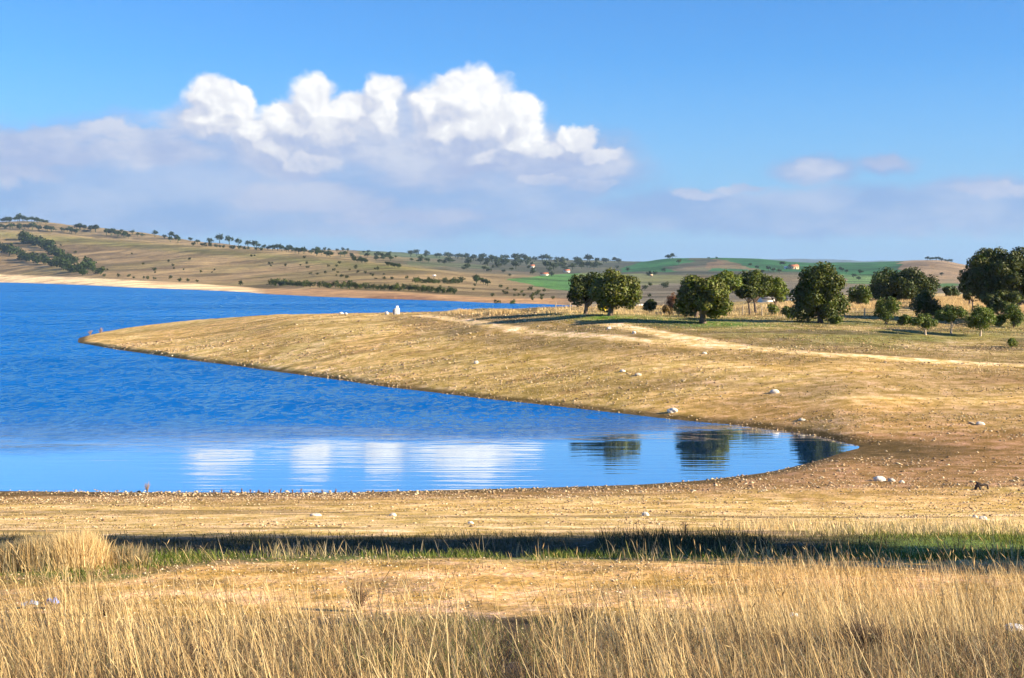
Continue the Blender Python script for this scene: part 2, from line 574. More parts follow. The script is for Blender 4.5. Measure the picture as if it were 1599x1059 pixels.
def f_land(kind):
    def f(t, b, out):
        P = pos(t)
        c = attr(t)
        if kind == 'near':
            g = t.noise(P, 9.0, 6, .65); m_ = t.noise(t.vec('MULTIPLY', P, (1, 1, 2)), 1.1, 5, .6)
            v = t.voro(P, 7.0)[0]; st = t.noise(t.vec('MULTIPLY', P, (.5, .9, 1)), .9, 6, .7)
            k = t.math('MULTIPLY', t.rng(g, .25, .75, .48, 1.5, False), t.rng(m_, .3, .7, .68, 1.28))
            k = t.math('MULTIPLY', k, t.rng(st, .32, .66, .74, 1.18))
            c = t.mix(1.0, c, t.xyz(k, k, t.math('MULTIPLY', k, k)), 'MULTIPLY')
            pale = t.rng(t.voro(P, 3.3)[0], .20, .09)
            c = t.mix(t.math('MULTIPLY', pale, t.rng(m_, .45, .62, 0, .55)), c, (.62, .53, .38, 1))
            h = t.math('ADD', t.math('MULTIPLY', g, .6), t.math('MULTIPLY', v, -.35))
            t.put(b.inputs['Normal'], t.bump(h, 0.7, 0.07))
        else:
            g = t.noise(P, .35, 6, .65); m_ = t.noise(P, .05, 5, .6)
            k = t.math('MULTIPLY', t.rng(g, .25, .75, .6, 1.4, False), t.rng(m_, .3, .7, .75, 1.25))
            c = t.mix(1.0, c, t.xyz(k, k, k), 'MULTIPLY')
            t.put(b.inputs['Normal'], t.bump(t.math('ADD', g, t.math('MULTIPLY', m_, 2)), 0.8, 1.6))
        t.put(b.inputs['Base Color'], c)
        b.inputs['Roughness'].default_value = .95
        b.inputs['Specular IOR Level'].default_value = .15
    return f


M_near = mat('dry_ground', f_land('near'))
M_far = mat('hill_ground', f_land('far'))


def seg_dist(u, v, pts, vs=1.0):
    d = np.full(u.shape, 1e9)
    for (a, b) in zip(pts[:-1], pts[1:]):
        ax, ay, bx, by = a[0], a[1] * vs, b[0], b[1] * vs
        t = np.clip(((u - ax) * (bx - ax) + (v * vs - ay) * (by - ay)) / ((bx - ax) ** 2 + (by - ay) ** 2), 0, 1)
        d = np.minimum(d, np.hypot(u - ax - t * (bx - ax), v * vs - ay - t * (by - ay)))
    return d


def in_poly(u, v, poly):
    ins = np.zeros(u.shape, bool)
    n = len(poly)
    for i in range(n):
        x0, y0 = poly[i]; x1, y1 = poly[(i + 1) % n]
        c = ((y0 > v) != (y1 > v)) & (u < (x1 - x0) * (v - y0) / (y1 - y0 + 1e-9) + x0)
        ins ^= c
    return ins


def lerp(a, b, k):
    return a + (np.asarray(b, float) - a) * k[..., None]


def on_ground(pts, vs=3.2):
    return [ground_hit(u, v)[:2] for u, v in pts]


# ------------------------------------------------------------------ land cover near the lake (world positions)
track_a = on_ground([(660, 493), (705, 499), (760, 506), (800, 513), (900, 524), (1000, 531), (1100, 539), (1200, 546), (1300, 554), (1450, 563), (1640, 573)])
track_b = on_ground([(955, 506), (985, 512), (1040, 523), (1090, 532), (1150, 542)])


def near_cover(X, Y, z):
    u = CX + F * X / np.maximum(Y, 1.0)
    v = HY + (CZ - z) / np.maximum(Y, 1.0) * F
    n1 = fbm(X * .13, Y * .13, 4, 21); n2 = fbm(X * .5, Y * .5, 4, 22); n3 = fbm(X * .035, Y * .05, 3, 23)
    ns_ = fbm(X * .10, Y * .55, 4, 27)
    c = np.zeros(X.shape + (3,)) + np.array([.66, .43, .145])
    c = lerp(c, [.76, .54, .21], sstep(.48, .70, n1))
    c = lerp(c, [.30, .20, .055], sstep(.52, .70, ns_) * .7)
    c = lerp(c, [.44, .33, .10], sstep(.5, .66, n3) * .4)
    c = lerp(c, [.30, .17, .06], sstep(.60, .78, n2) * .6)
    # head of the inlet: bare brown stony mud
    k = sstep(1.9, .5, z + (n2 - .5) * .9) * sstep(950, 1250, u) * (Y > 62) * (Y < 115)
    c = lerp(c, [.34, .20, .08], k * .8)
    k = np.exp(-((u - 1530) / 160) ** 2 - ((v - 592) / 14) ** 2)
    c = lerp(c, [.20, .12, .05], np.clip(k * (.5 + n2) * 1.1, 0, .85))
    k = np.exp(-((u - 1180) / 190) ** 2 - ((v - 602) / 9) ** 2) * sstep(.45, .6, ns_)
    c = lerp(c, [.24, .15, .06], np.clip(k, 0, .6))
    # near shore
    c = lerp(c, [.40, .27, .11], sstep(900, 1250, u) * (Y > 84) * sstep(.40, .62, n1 * .5 + ns_ * .5) * .7)
    k = sstep(1.0, .2, z + (n2 - .5) * .5) * (Y < 85)
    c = lerp(c, [.30, .17, .07], k * .85)
    k = sstep(60, 44, Y) * (Y > 30)
    c = lerp(c, [.68, .48, .20], k * .75)
    c = lerp(c, [.17, .12, .055], k * sstep(.48, .64, ns_) * .8)
    # wet margin
    wet = sstep(.30, .12, z + (n2 - .5) * .1)
    c = lerp(c, [.10, .065, .018], wet * .92)
    c = lerp(c, [.03, .05, .05], sstep(-.1, -.8, z))
    # shelf with the oaks: sour grass
    tv = np.interp(u, [640, 705, 760, 800, 900, 1000, 1100, 1200, 1300, 1450, 1640], [488, 499, 506, 513, 524, 531, 539, 546, 554, 563, 573])
    k = sstep(1, -5, v - tv + (n2 - .5) * 8) * sstep(640, 720, u) * (Y > 90)
    c = lerp(c, [.27, .205, .075], k * .85)
    c = lerp(c, [.12, .085, .035], k * sstep(.50, .62, fbm(X * .10, Y * .30, 4, 45)) * .8)
    c = lerp(c, [.17, .175, .042], k * sstep(.50, .64, n1 + .25 * (n2 - .5)) * .6)
    c = lerp(c, [.46, .34, .14], k * sstep(.46, .60, fbm(X * .06, Y * .22, 3, 46)) * .6)
    c = lerp(c, [.50, .37, .17], k * sstep(.58, .72, fbm(X * .3, Y * .2, 3, 41)) * .6)
    c = lerp(c, [.10, .075, .04], k * sstep(.56, .68, fbm(X * .12, Y * .4, 3, 43)) * .75)
    for (gu, gv, su, sv, col, a) in [(935, 496, 75, 5.5, (.07, .17, .022), .9), (1120, 506, 85, 5, (.075, .18, .024), .9), (1010, 499, 90, 4, (.10, .16, .03), .7),
                                     (1330, 503, 120, 6, (.13, .17, .04), .6), (1500, 525, 150, 7, (.14, .16, .035), .6), (1580, 505, 50, 9, (.12, .17, .03), .6)]:
        c = lerp(c, col, np.clip(np.exp(-((u - gu) / su) ** 2 - ((v - gv) / sv) ** 2) * a * (0.6 + n2 * .9), 0, 1))
    # dry field behind
    k = sstep(168, 186, Y + (n1 - .5) * 14) * sstep(1180, 1330, u)
    c = lerp(c, [.58, .43, .20], k * .8)
    # tracks, with darker trodden turf on both sides
    d = seg_dist(X, Y, track_a)
    c = lerp(c, [.26, .18, .07], np.clip(np.exp(-((d - 3.6) / 3.0) ** 2) * (n2 * 1.3 + .2), 0, .85))
    for tr, w in ((track_a, .85), (track_b, 1.3)):
        d = seg_dist(X, Y, tr)
        c = lerp(c, [.78, .56, .28], sstep(w + .5, w * .6, d + (n2 - .5) * .9) * .95)
    # foreground bank
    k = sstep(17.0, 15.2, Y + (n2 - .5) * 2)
    c = lerp(c, [.075, .052, .028], k)  # litter ground darkened so the shaded gaps between stems go black
    k = sstep(15.4, 17, Y + (n2 - .5) * 2) * sstep(21.3, 20.2, Y + (n2 - .5) * 1.2)
    c = lerp(c, [.66, .40, .15], k)
    side = sstep(1250, 1450, u)
    g = sstep(20.9, 21.5, Y + (n2 - .5) * 1.8 + 2.4 * sstep(460, 150, u)) * sstep(25, 23, Y)
    c = lerp(c, lerp(np.zeros(X.shape + (3,)) + [.10, .13, .03], [.24, .17, .07], sstep(.42, .6, fbm(X * 1.6, Y * 2.2, 3, 29))), g * .95)
    c = lerp(c, [.28, .18, .07], sstep(.5, .66, fbm(X * .7, Y * 1.5, 4, 28)) * .75 * sstep(15.4, 17, Y) * sstep(21.5, 20.5, Y))
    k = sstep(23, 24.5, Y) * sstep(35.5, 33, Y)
    c = lerp(c, [.05, .05, .028], k * .95)  # hollow floor painted darker to strengthen the shadow across it
    k = sstep(28, 30, Y) * sstep(36, 34, Y) * side
    c = lerp(c, [.13, .19, .03], k * .9)
    return np.clip(c, .005, .9)


def grid_faces(nr, nc):
    i = np.arange(nr - 1)[:, None] * nc + np.arange(nc - 1)[None, :]
    i = i.ravel()
    return np.stack([i, i + 1, i + nc + 1, i + nc], 1)


def build_land():
    rows = np.concatenate([[-60, -40, -25, -15, -8, -4], np.arange(-2, 5, 1.0), np.geomspace(5, 62, 250)[:-1], np.geomspace(62, 345, 520)])
    u = np.concatenate([np.linspace(-6000, -260, 40)[:-1], np.linspace(-260, 1860, 640), np.linspace(1860, 7600, 40)[1:]])
    Y = np.repeat(rows[:, None], len(u), 1)
    X = (u[None, :] - CX) / F * np.maximum(Y, 28)
    z = near_z(X, Y)
    c = near_cover(X, Y, z)
    V = np.stack([X, Y, z], -1).reshape(-1, 3)
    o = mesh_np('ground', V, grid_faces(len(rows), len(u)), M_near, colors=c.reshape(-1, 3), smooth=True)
    tag(o, 'dry tan lake shore with a pointed spit and sandy tracks', 'ground', kind='structure')


def far_cover(X, Y, z):
    u = CX + F * X / Y
    v = HY + (CZ - z) / Y * F
    n1 = fbm(X * .008, Y * .008, 4, 51); n2 = fbm(X * .03, Y * .03, 4, 52); n3 = fbm(X * .003, Y * .003, 3, 53)
    du = (n1 - .5) * 30; dv = (n2 - .5) * 5
    U, W = u + du, v + dv
    c = np.zeros(X.shape + (3,)) + np.array([.30, .225, .11])
    left = sstep(760, 600, U) * (Y < 2260)
    c = lerp(c, [.38, .27, .13], left)
    c = lerp(c, [.27, .215, .085], left * sstep(.5, .68, n1) * .8)
    c = lerp(c, [.20, .14, .07], sstep(.56, .72, n2) * .5)
    # olive band under the left crest
    crest = np.interp(u, [0, 200, 400, 600], [361, 377, 394, 413])
    c = lerp(c, [.20, .20, .05], left * np.exp(-((v - crest - 5) / 6) ** 2) * (.45 + .5 * n2))
    # far plain and ridges
    fark = sstep(1050, 1500, Y) * sstep(520, 760, u)
    c = lerp(c, [.07, .085, .06], fark * .92)
    c = lerp(c, [.22, .17, .11], fark * sstep(.56, .68, n3 * .5 + n1 * .5) * .75)
    c = lerp(c, [.12, .15, .07], fark * sstep(.54, .7, n1) * .6)
    c = lerp(c, [.21, .19, .14], sstep(800, 920, u) * sstep(1300, 900, Y) * (.55 + .5 * n2))
    greens = [
        ([(795, 437), (840, 431), (895, 427), (960, 430), (960, 450), (895, 454), (830, 447)], (.085, .24, .055), .92),
        ([(965, 421), (1000, 409), (1035, 380), (1110, 380), (1075, 410), (1030, 418), (1060, 424), (965, 424)], (.035, .155, .048), .95),
        ([(1070, 380), (1230, 380), (1330, 390), (1432, 380), (1405, 412), (1395, 432), (1320, 430), (1240, 424), (1110, 424), (1130, 412)], (.035, .155, .05), .95),
        ([(900, 426), (1060, 430), (1100, 440), (1000, 446), (900, 444)], (.22, .25, .09), .7),
        ([(1310, 428), (1400, 432), (1450, 445), (1330, 443)], (.13, .26, .08), .85),
        ([(545, 370), (690, 385), (700, 404), (560, 399)], (.10, .18, .08), .7),
        ([(640, 408), (760, 414), (760, 420), (640, 414)], (.14, .19, .08), .6),
        ([(1455, 438), (1480, 434), (1500, 446), (1470, 450)], (.08, .20, .05), .9)]
    for poly, col, a in greens:
        c = lerp(c, col, in_poly(U, W, poly) * a)
    k = in_poly(U, W, [(1405, 410), (1432, 380), (1520, 380), (1520, 440), (1440, 446), (1400, 430)])
    c = lerp(c, [.36, .255, .15], k * .9)
    k = in_poly(U, W, [(1100, 412), (1120, 404), (1160, 414), (1190, 421), (1110, 420)])
    c = lerp(c, [.25, .17, .10], k * .8)
    c = c * (.78 + .5 * fbm(X * .02, Y * .006, 3, 57))[..., None]
    # furrow lines and paths across the hill
    k = sstep(.47, .5, np.abs(((v * .22 + n1 * 1.4) % 1) - .5)) * fark
    c = lerp(c, [.10, .09, .06], k * .6)
    # bare beach
    top = np.interp(u, [0, 100, 200, 300, 385, 420, 500, 600, 700, 760, 850], [429, 432.5, 437.5, 443, 449, 452, 451, 455, 461, 465, 466])
    b = sstep(top - 1.5, top + .8, v + dv * .35) * (Y < 1640) * sstep(930, 860, u)
    sand = lerp(np.zeros(X.shape + (3,)) + np.array([.90, .68, .38]), [.42, .26, .13], sstep(385, 420, U))
    sand = lerp(sand, [.22, .12, .07], sstep(.52, .62, fbm(X * .02, Y * .006, 3, 71)) * sstep(420, 520, u) * .8)
    sand = lerp(sand, [.45, .27, .13], sstep(.5, .62, n2) * .6)
    c = c + (sand - c) * b[..., None]
    c = lerp(c, c * .62, sstep(.50, .62, fbm(X * .012, Y * .03, 4, 61)) * (v > 0) * (1 - b))
    return np.clip(c * (1 - .14 * (1 - b[..., None])), .005, .9)


def build_hills():
    rows = np.concatenate([np.geomspace(335, 1000, 170)[:-1], np.geomspace(1000, 4000, 330)])
    u = np.concatenate([np.linspace(-1100, -60, 60)[:-1], np.linspace(-60, 1660, 760), np.linspace(1660, 2700, 60)[1:]])
    Y = np.repeat(rows[:, None], len(u), 1)
    X = (u[None, :] - CX) / F * Y
    z = far_z(X, Y)
    c = far_cover(X, Y, z)
    V = np.stack([X, Y, z], -1).reshape(-1, 3)
    o = mesh_np('hills', V, grid_faces(len(rows), len(u)), M_far, colors=c.reshape(-1, 3), smooth=True)
    tag(o, 'brown and green hills along the far side of the lake', 'hills', kind='structure')
    # a last pale range on the skyline, haze blue put into its colour
    uu = np.linspace(-1100, 2700, 400)
    prof = 408 + 3 * np.sin(uu * .009) + (fbm(uu * .02, uu * 0, 4, 81) - .5) * 5 + 8 * sstep(1450, 1560, uu)
    rows = [4150, 4400, 4800]
    zz = [np.full(len(uu), -2.0), zray(prof, 4400), np.full(len(uu), -2.0)]
    V = np.concatenate([np.stack([(uu - CX) / F * r, np.full(len(uu), r), q], 1) for r, q in zip(rows, zz)])
    o = mesh_np('distant_range', V, grid_faces(3, len(uu)), m_plain('far_range', (.08, .13, .17), .9, .2, .01), smooth=True)
    tag(o, 'low blue range fading out behind the green hill', 'hills', kind='structure')


build_land()
build_hills()


# ------------------------------------------------------------------ water
def f_water(t, b, out):
    P = pos(t)
    x, y, z = t.sep(P)
    wob = t.noise(t.vec('MULTIPLY', P, (.6, 1, 1)), .07, 5, .6)
    yy = t.math('ADD', y, t.math('MULTIPLY_ADD', wob, 34, -17))
    yy = t.math('MULTIPLY_ADD', t.math('MAXIMUM', x, 0.0), -.8, yy)
    wind = t.rng(yy, 77, 103)                       # sheltered water near the shore, ruffled water beyond
    gust = t.noise(t.vec('MULTIPLY', P, (.35, 1, 1)), .02, 4, .6)
    wind2 = t.math('MULTIPLY', wind, t.rng(gust, .3, .7, .55, 1.0))
    w1 = t.noise(t.vec('MULTIPLY', P, (.55, 1.0, 1)), 2.4, 4, .6)
    w2 = t.noise(t.vec('MULTIPLY', P, (.35, 1.0, 1)), .8, 3, .5)
    calm = t.noise(t.vec('MULTIPLY', P, (.10, 1.0, 1)), 1.5, 2, .45, .4)
    h = t.math('ADD', t.math('MULTIPLY', w1, .22), t.math('MULTIPLY', w2, .45))
    h = t.math('ADD', t.math('MULTIPLY', h, t.math('MULTIPLY_ADD', wind2, 1.0, .004)), t.math('MULTIPLY', calm, .0085))
    t.put(b.inputs['Normal'], t.bump(h, 1.0, 1.0))
    N = t.bump(h, 1.0, 1.0)
    deep = t.mix(t.rng(gust, .35, .65), (.0005, .095, .36, 1), (.0006, .135, .49, 1))
    t.n.remove(b)
    df = t.n.new('ShaderNodeBsdfDiffuse'); t.put(df.inputs['Color'], deep)
    gl = t.n.new('ShaderNodeBsdfGlossy'); t.put(gl.inputs['Color'], t.mix(wind, (.93, .98, 1.0, 1), (.55, .95, 1.0, 1)))
    t.put(gl.inputs['Roughness'], t.math('MULTIPLY_ADD', wind, .16, .02))
    t.put(gl.inputs['Normal'], N)
    sp = t.noise(t.vec('MULTIPLY', P, (1.0, .36, 1)), .28, 8, .86)
    sp = t.math('ADD', t.math('MULTIPLY', sp, .5), t.math('MULTIPLY', t.noise(t.vec('MULTIPLY', P, (1.0, .42, 1)), 1.5, 5, .75), .5))
    # the facets of ruffled water face the viewer and mirror little; calm water mirrors almost all at this low angle
    k = t.math('MULTIPLY_ADD', t.rng(t.math('MULTIPLY_ADD', gust, .10, sp), .49, .60), .62, .02)
    fac = t.math('ADD', t.math('MULTIPLY', wind, k), t.math('MULTIPLY', t.math('SUBTRACT', 1.0, wind), .94))
    mx = t.n.new('ShaderNodeMixShader')
    t.put(mx.inputs[0], fac)
    t.l.new(df.outputs[0], mx.inputs[1]); t.l.new(gl.outputs[0], mx.inputs[2])
    t.l.new(mx.outputs[0], out.inputs[0])


def build_water():
    m = mat('lake_water', f_water)
    V = [(-3500, 30, 0), (3500, 30, 0), (3500, 3000, 0), (-3500, 3000, 0)]
    o = mesh_np('water', V, [[(0, 1, 2, 3)]], m)
    tag(o, 'blue rippled reservoir with calm water near the shore', 'water', kind='structure')


build_water()


# ------------------------------------------------------------------ grass, stones and other small cover
RG = np.random.default_rng(7)


def f_blade(t, b, out):
    c = attr(t)
    t.put(b.inputs['Base Color'], c)
    b.inputs['Roughness'].default_value = .75
    b.inputs['Specular IOR Level'].default_value = .2
    tr = t.n.new('ShaderNodeBsdfTranslucent')
    t.put(tr.inputs['Color'], c)
    mx = t.n.new('ShaderNodeMixShader')
    mx.inputs[0].default_value = .3
    t.l.new(b.outputs[0], mx.inputs[1]); t.l.new(tr.outputs[0], mx.inputs[2])
    t.l.new(mx.outputs[0], out.inputs[0])


M_blade = mat('grass_blades', f_blade)
STRAW = [(.66, .49, .23), (.74, .59, .32), (.56, .39, .17), (.45, .33, .17)]
BROWN = [(.19, .12, .06), (.28, .19, .10), (.13, .085, .045), (.36, .26, .14)]
GREEN = [(.11, .16, .025), (.17, .21, .04), (.07, .11, .02), (.26, .25, .07)]
PALE = [(.60, .43, .19), (.74, .57, .29), (.46, .31, .14), (.30, .20, .09)]
SHADY = [(.07, .075, .035), (.10, .09, .05), (.05, .06, .02), (.13, .11, .07)]  # dark tones with the hollow's shade put into the colour
GREY = [(.22, .20, .13), (.30, .26, .17), (.15, .16, .07), (.36, .30, .17)]


def pick(cols, n, dark=.25):
    c = np.array(cols)[RG.integers(0, len(cols), n)]
    return c * (1 - dark + 2 * dark * RG.random((n, 1)))


def blades(P, h, w, lean, col, curl=.25, head=None):
    """P (n,3) roots, h heights, w widths, lean (n,2) sideways travel of the tip / height"""
    n = len(P)
    yaw = RG.random(n) * math.pi
    side = np.stack([np.cos(yaw), np.sin(yaw) * .6, np.zeros(n)], 1)
    V = []
    cur = (RG.random((n, 2)) - .5) * curl
    for f, ww in ((0, 1), (.38, .9), (.74, .62)):
        c = P + np.stack([lean[:, 0] * f + cur[:, 0] * f * f, lean[:, 1] * f + cur[:, 1] * f * f, np.full(n, f)], 1) * h[:, None]
        V += [c - side * (w * ww / 2)[:, None], c + side * (w * ww / 2)[:, None]]
    tip = P + np.stack([lean[:, 0] + cur[:, 0], lean[:, 1] + cur[:, 1], 1 - .3 * np.hypot(lean[:, 0], lean[:, 1])], 1) * h[:, None]
    V.append(tip)
    V = np.stack(V, 1).reshape(-1, 3)
    k = np.arange(n)[:, None] * 7
    Q = np.concatenate([k + [0, 1, 3, 2], k + [2, 3, 5, 4]])
    T = k + [4, 5, 6]
    C = np.repeat(col, 7, 0)
    if head is not None:                        # seed heads: a slim spindle on the tip
        m = np.where(head)[0]
        d = tip[m] - (P[m] + np.stack([lean[m, 0] * .74, lean[m, 1] * .74, np.full(len(m), .74)], 1) * h[m][:, None])
        d /= np.linalg.norm(d, axis=1)[:, None]
        L = (.035 + .045 * RG.random(len(m)))[:, None]
        ww = (w[m] * .9)[:, None]
        s1 = side[m]; s2 = np.cross(d, s1)
        a = tip[m] - d * L * .5; z_ = tip[m] + d * L * .7; mid = tip[m] + d * L * .05
        H = np.stack([a, mid + s1 * ww, z_, mid - s1 * ww, mid + s2 * ww, mid - s2 * ww], 1).reshape(-1, 3)
        kk = len(V) + np.arange(len(m))[:, None] * 6
        V = np.concatenate([V, H])
        Q = np.concatenate([Q, kk + [0, 1, 2, 3], kk + [0, 4, 2, 5]])
        C = np.concatenate([C, np.repeat(col[m] * .95, 6, 0)])
    return V, Q, T, C


def join(parts):
    Vs, Qs, Ts, Cs, off = [], [], [], [], 0
    for V, Q, T, C in parts:
        Vs.append(V); Qs.append(Q + off); Ts.append(T + off); Cs.append(C); off += len(V)
    return np.concatenate(Vs), np.concatenate(Qs), np.concatenate(Ts), np.concatenate(Cs)


def area_pts(n, y0, y1, u0=-40, u1=1640, fn=near_z):
    if y0 < 20 and u0 == -40 and u1 == 1640:
        n = int(n * 1.16); u0, u1 = -180, 1780
    Y = np.sqrt(RG.random(n) * (y1 * y1 - y0 * y0) + y0 * y0)
    u = RG.random(n) * (u1 - u0) + u0
    X = (u - CX) / F * Y
    if y0 < 20: X = X + np.sign(X) * RG.random(n) * .6
    return X, Y, u


def keep_by(X, Y, dens):
    return RG.random(len(X)) < dens


def lean_of(n, bias=-.22, sp=.22):
    return np.stack([bias + RG.normal(0, sp, n), RG.normal(0, sp * .8, n)], 1)


def patch(n, y0, y1, h, w, cols, u0=-40, u1=1640, bias=-.15, sp=.22, dens=None, curl=.3, dark=.25, head=0, sink=.01):
    X, Y, u = area_pts(n, y0, y1, u0, u1)
    if dens is not None:
        k = RG.random(len(X)) < dens(X, Y, u)
        X, Y, u = X[k], Y[k], u[k]
    # worn, thinly grown spots (the sandy strip at left, the ground in front of the litter)
    thin = ((u < 330) & (Y > 12.0) & (Y < 18.5) & (RG.random(len(X)) < .62)) | ((u > 25) & (u < 108) & (Y > 11.2) & (Y < 16.5) & (RG.random(len(X)) < .9)) | \
        ((u > 1555) & (Y > 7.2) & (Y < 9.6) & (RG.random(len(X)) < .88)) | ((abs(u - 1098) < 22) & (Y > 7.2) & (Y < 9.6) & (RG.random(len(X)) < .85))
    X, Y, u = X[~thin], Y[~thin], u[~thin]
    n = len(X)
    P = np.stack([X, Y, near_z(X, Y) - sink], 1)
    clump = .65 + .7 * fbm(X * 1.3, Y * 1.3, 2, 77)
    H = (h[0] + (h[1] - h[0]) * RG.random(n) ** 1.5) * clump
    W = w[0] + (w[1] - w[0]) * RG.random(n)
    hd = (RG.random(n) < head) if head else None
    return blades(P, H, W, lean_of(n, bias, sp), pick(cols, n, dark), curl, hd)


def build_grass():
    # dense bank in front
    def dn(X, Y, u): return np.clip(5 * (fbm(X * .45, Y * .45, 3, 61) - .40), .05, 1)
    def rt(u): return sstep(700, 1150, u)
    parts = [
        patch(17000, 5.2, 12.2, (.12, .40), (.003, .006), PALE + BROWN[1:2], sp=.26, curl=.5, dens=lambda X, Y, u: dn(X, Y, u) * (1 - .45 * rt(u))),
        patch(15000, 5.2, 12.8, (.10, .27), (.003, .006), PALE + STRAW[2:] + GREY[1:2], sp=.38, curl=.7, u0=700, u1=1680, dens=lambda X, Y, u: rt(u) * np.clip(4 * (fbm(X * .8, Y * .8, 3, 161) - .30), .2, 1)),
        patch(80000, 5.2, 13.0, (.07, .27), (.003, .008), BROWN + BROWN[2:3] + GREY[1:3] + SHADY[3:], sp=.6, bias=-.05, curl=1.5, dark=.4),
        patch(9000, 6.0, 12.8, (.40, .92), (.003, .006), PALE[:3], sp=.17, bias=-.24, curl=.35, dens=lambda X, Y, u: np.clip(7 * (fbm(X * .55, Y * .5, 2, 62) - .50), .03, 1) * (1 - .5 * rt(u)), head=.6),
        patch(26000, 5.2, 13.5, (.05, .20), (.004, .009), GREEN[1:] + GREY + SHADY, sp=.6, curl=1.2, dens=lambda X, Y, u: np.clip(6 * (fbm(X * .6, Y * .6, 2, 63) - .47), 0, 1)),
    ]
    o = mesh_np('dry_grass', *_pack(join(parts)))
    tag(o, 'dense tall straw grass on the bank along the bottom of the photo', 'grass', kind='stuff')
    def tr(X, Y, u): return np.clip(.15 + 3 * (fbm(X * .9, Y * .9, 3, 64) - .45) + (13.8 - Y) * .9, .02, 1)
    parts = [patch(30000, 12.4, 17.6, (.06, .28), (.004, .008), STRAW + BROWN[1:3] + GREY[1:], dens=tr, curl=.7),
             patch(900, 12.4, 15.5, (.5, .85), (.005, .008), STRAW[:3], head=.6, bias=-.26),
             patch(16000, 16.5, 21.2, (.03, .12), (.006, .012), STRAW + BROWN, dens=lambda X, Y, u: np.clip(4 * (fbm(X * .5, Y * .8, 3, 65) - .52), 0, 1)),
             patch(20000, 13, 20.0, (.08, .27), (.004, .008), STRAW + PALE, u0=880, u1=1680, dens=lambda X, Y, u: sstep(900, 1300, u) * np.clip(4 * (fbm(X * .5, Y * .5, 2, 165) - .28), .1, 1), bias=-.1)]
    parts.append(patch(9000, 8.5, 14.5, (.08, .26), (.004, .008), [(.13, .15, .04), (.20, .20, .07), (.30, .25, .11)], u0=560, u1=900, curl=.8, dens=lambda X, Y, u: np.exp(-((u - 720) / 90) ** 2) * np.clip(5 * (fbm(X * .9, Y * .9, 2, 167) - .35), .05, 1)))
    o = mesh_np('sparse_grass', *_pack(join(parts)))
    tag(o, 'thin straw grass scattered over the sandy track strip', 'grass', kind='stuff')
    # green verge beyond the sandy strip
    def gv(X, Y, u):
        return np.clip(sstep(21.0, 21.7, Y + 2.3 * sstep(460, 120, u) + (fbm(X * .5, Y * .5, 2, 66) - .5) * 1.8), 0, 1) * np.clip(3 * (fbm(X * .7, Y * .9, 3, 166) - .30), .08, 1)
    parts = [patch(38000, 18.5, 23.6, (.05, .17), (.008, .015), GREEN, dens=gv, sp=.4, curl=.6),
             patch(5200, 20.5, 24.2, (.14, .42), (.006, .011), STRAW[:2] + GREY[:2] + GREEN[3:], dens=lambda X, Y, u: np.clip(3.2 * (fbm(X * .9, Y * .5, 2, 67) - .42), .03, 1), sp=.35),
             patch(6500, 29.5, 34.6, (.05, .17), (.012, .022), GREEN[:2] + GREEN[3:], u0=1230, u1=1640, dens=lambda X, Y, u: sstep(1230, 1330, u) * np.clip(3 * (fbm(X * .4, Y * .4, 2, 68) - .3), 0, 1))]
    o = mesh_np('green_grass', *_pack(join(parts)))
    tag(o, 'short fresh green grass along the verge beside the shaded hollow', 'grass', kind='stuff')
    # the shaded hollow, its blade colours darkened to deepen the shade
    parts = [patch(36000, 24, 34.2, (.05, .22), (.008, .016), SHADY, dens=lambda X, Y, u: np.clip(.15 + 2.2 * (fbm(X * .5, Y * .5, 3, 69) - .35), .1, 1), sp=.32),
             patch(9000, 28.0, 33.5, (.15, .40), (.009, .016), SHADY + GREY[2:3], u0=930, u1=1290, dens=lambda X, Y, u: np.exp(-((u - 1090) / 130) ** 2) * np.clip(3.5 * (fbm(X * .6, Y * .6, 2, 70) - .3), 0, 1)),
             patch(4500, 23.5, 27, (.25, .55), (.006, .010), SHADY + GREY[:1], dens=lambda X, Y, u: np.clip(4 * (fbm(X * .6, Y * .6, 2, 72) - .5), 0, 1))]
    o = mesh_np('hollow_grass', *_pack(join(parts)))
    tag(o, 'greyish grass growing in the long dark shaded hollow', 'grass', kind='stuff')
    # short dry turf on the shore plain and the spit
    parts = [patch(9000, 34.5, 41, (.12, .36), (.012, .02), STRAW[:2] + GREY[1:2], u0=1120, u1=1640, dens=lambda X, Y, u: np.exp(-((u - 1400) / 190) ** 2) * np.clip(3.2 * (fbm(X * .3, Y * .5, 2, 73) - .35), 0, 1)),
             patch(3500, 34, 38.5, (.10, .25), (.012, .02), GREEN[3:] + STRAW[1:2], u0=1200, u1=1640, dens=lambda X, Y, u: sstep(1200, 1400, u)),
             patch(45000, 34.5, 62, (.02, .07), (.014, .028), BROWN + STRAW[2:] + GREY[:1], dens=lambda X, Y, u: np.clip(3.2 * (fbm(X * .15, Y * .7, 3, 74) - .42), .05, 1), sp=.6, curl=.8)]
    X, Y, u = area_pts(120000, 82, 205, 120, 1640)
    zz = near_z(X, Y)
    k = (zz > .4) & (RG.random(len(X)) < np.clip(3.2 * (fbm(X * .09, Y * .35, 3, 75) - .40), .06, 1))
    X, Y, zz = X[k], Y[k], zz[k]
    dtr = np.minimum(seg_dist(X, Y, track_a), seg_dist(X, Y, track_b)) > 1.1
    X, Y, zz = X[dtr], Y[dtr], zz[dtr]
    n = len(X)
    parts.append(blades(np.stack([X, Y, zz - .01], 1), .04 + .10 * RG.random(n), .04 + .06 * RG.random(n), lean_of(n, 0, .6), pick(BROWN + GREEN[3:] + STRAW[2:] + GREY[:1], n), .8))
    o = mesh_np('shore_turf', *_pack(join(parts)))
    tag(o, 'low brown tufts scattered over the bare lake shore and spit', 'grass', kind='stuff')
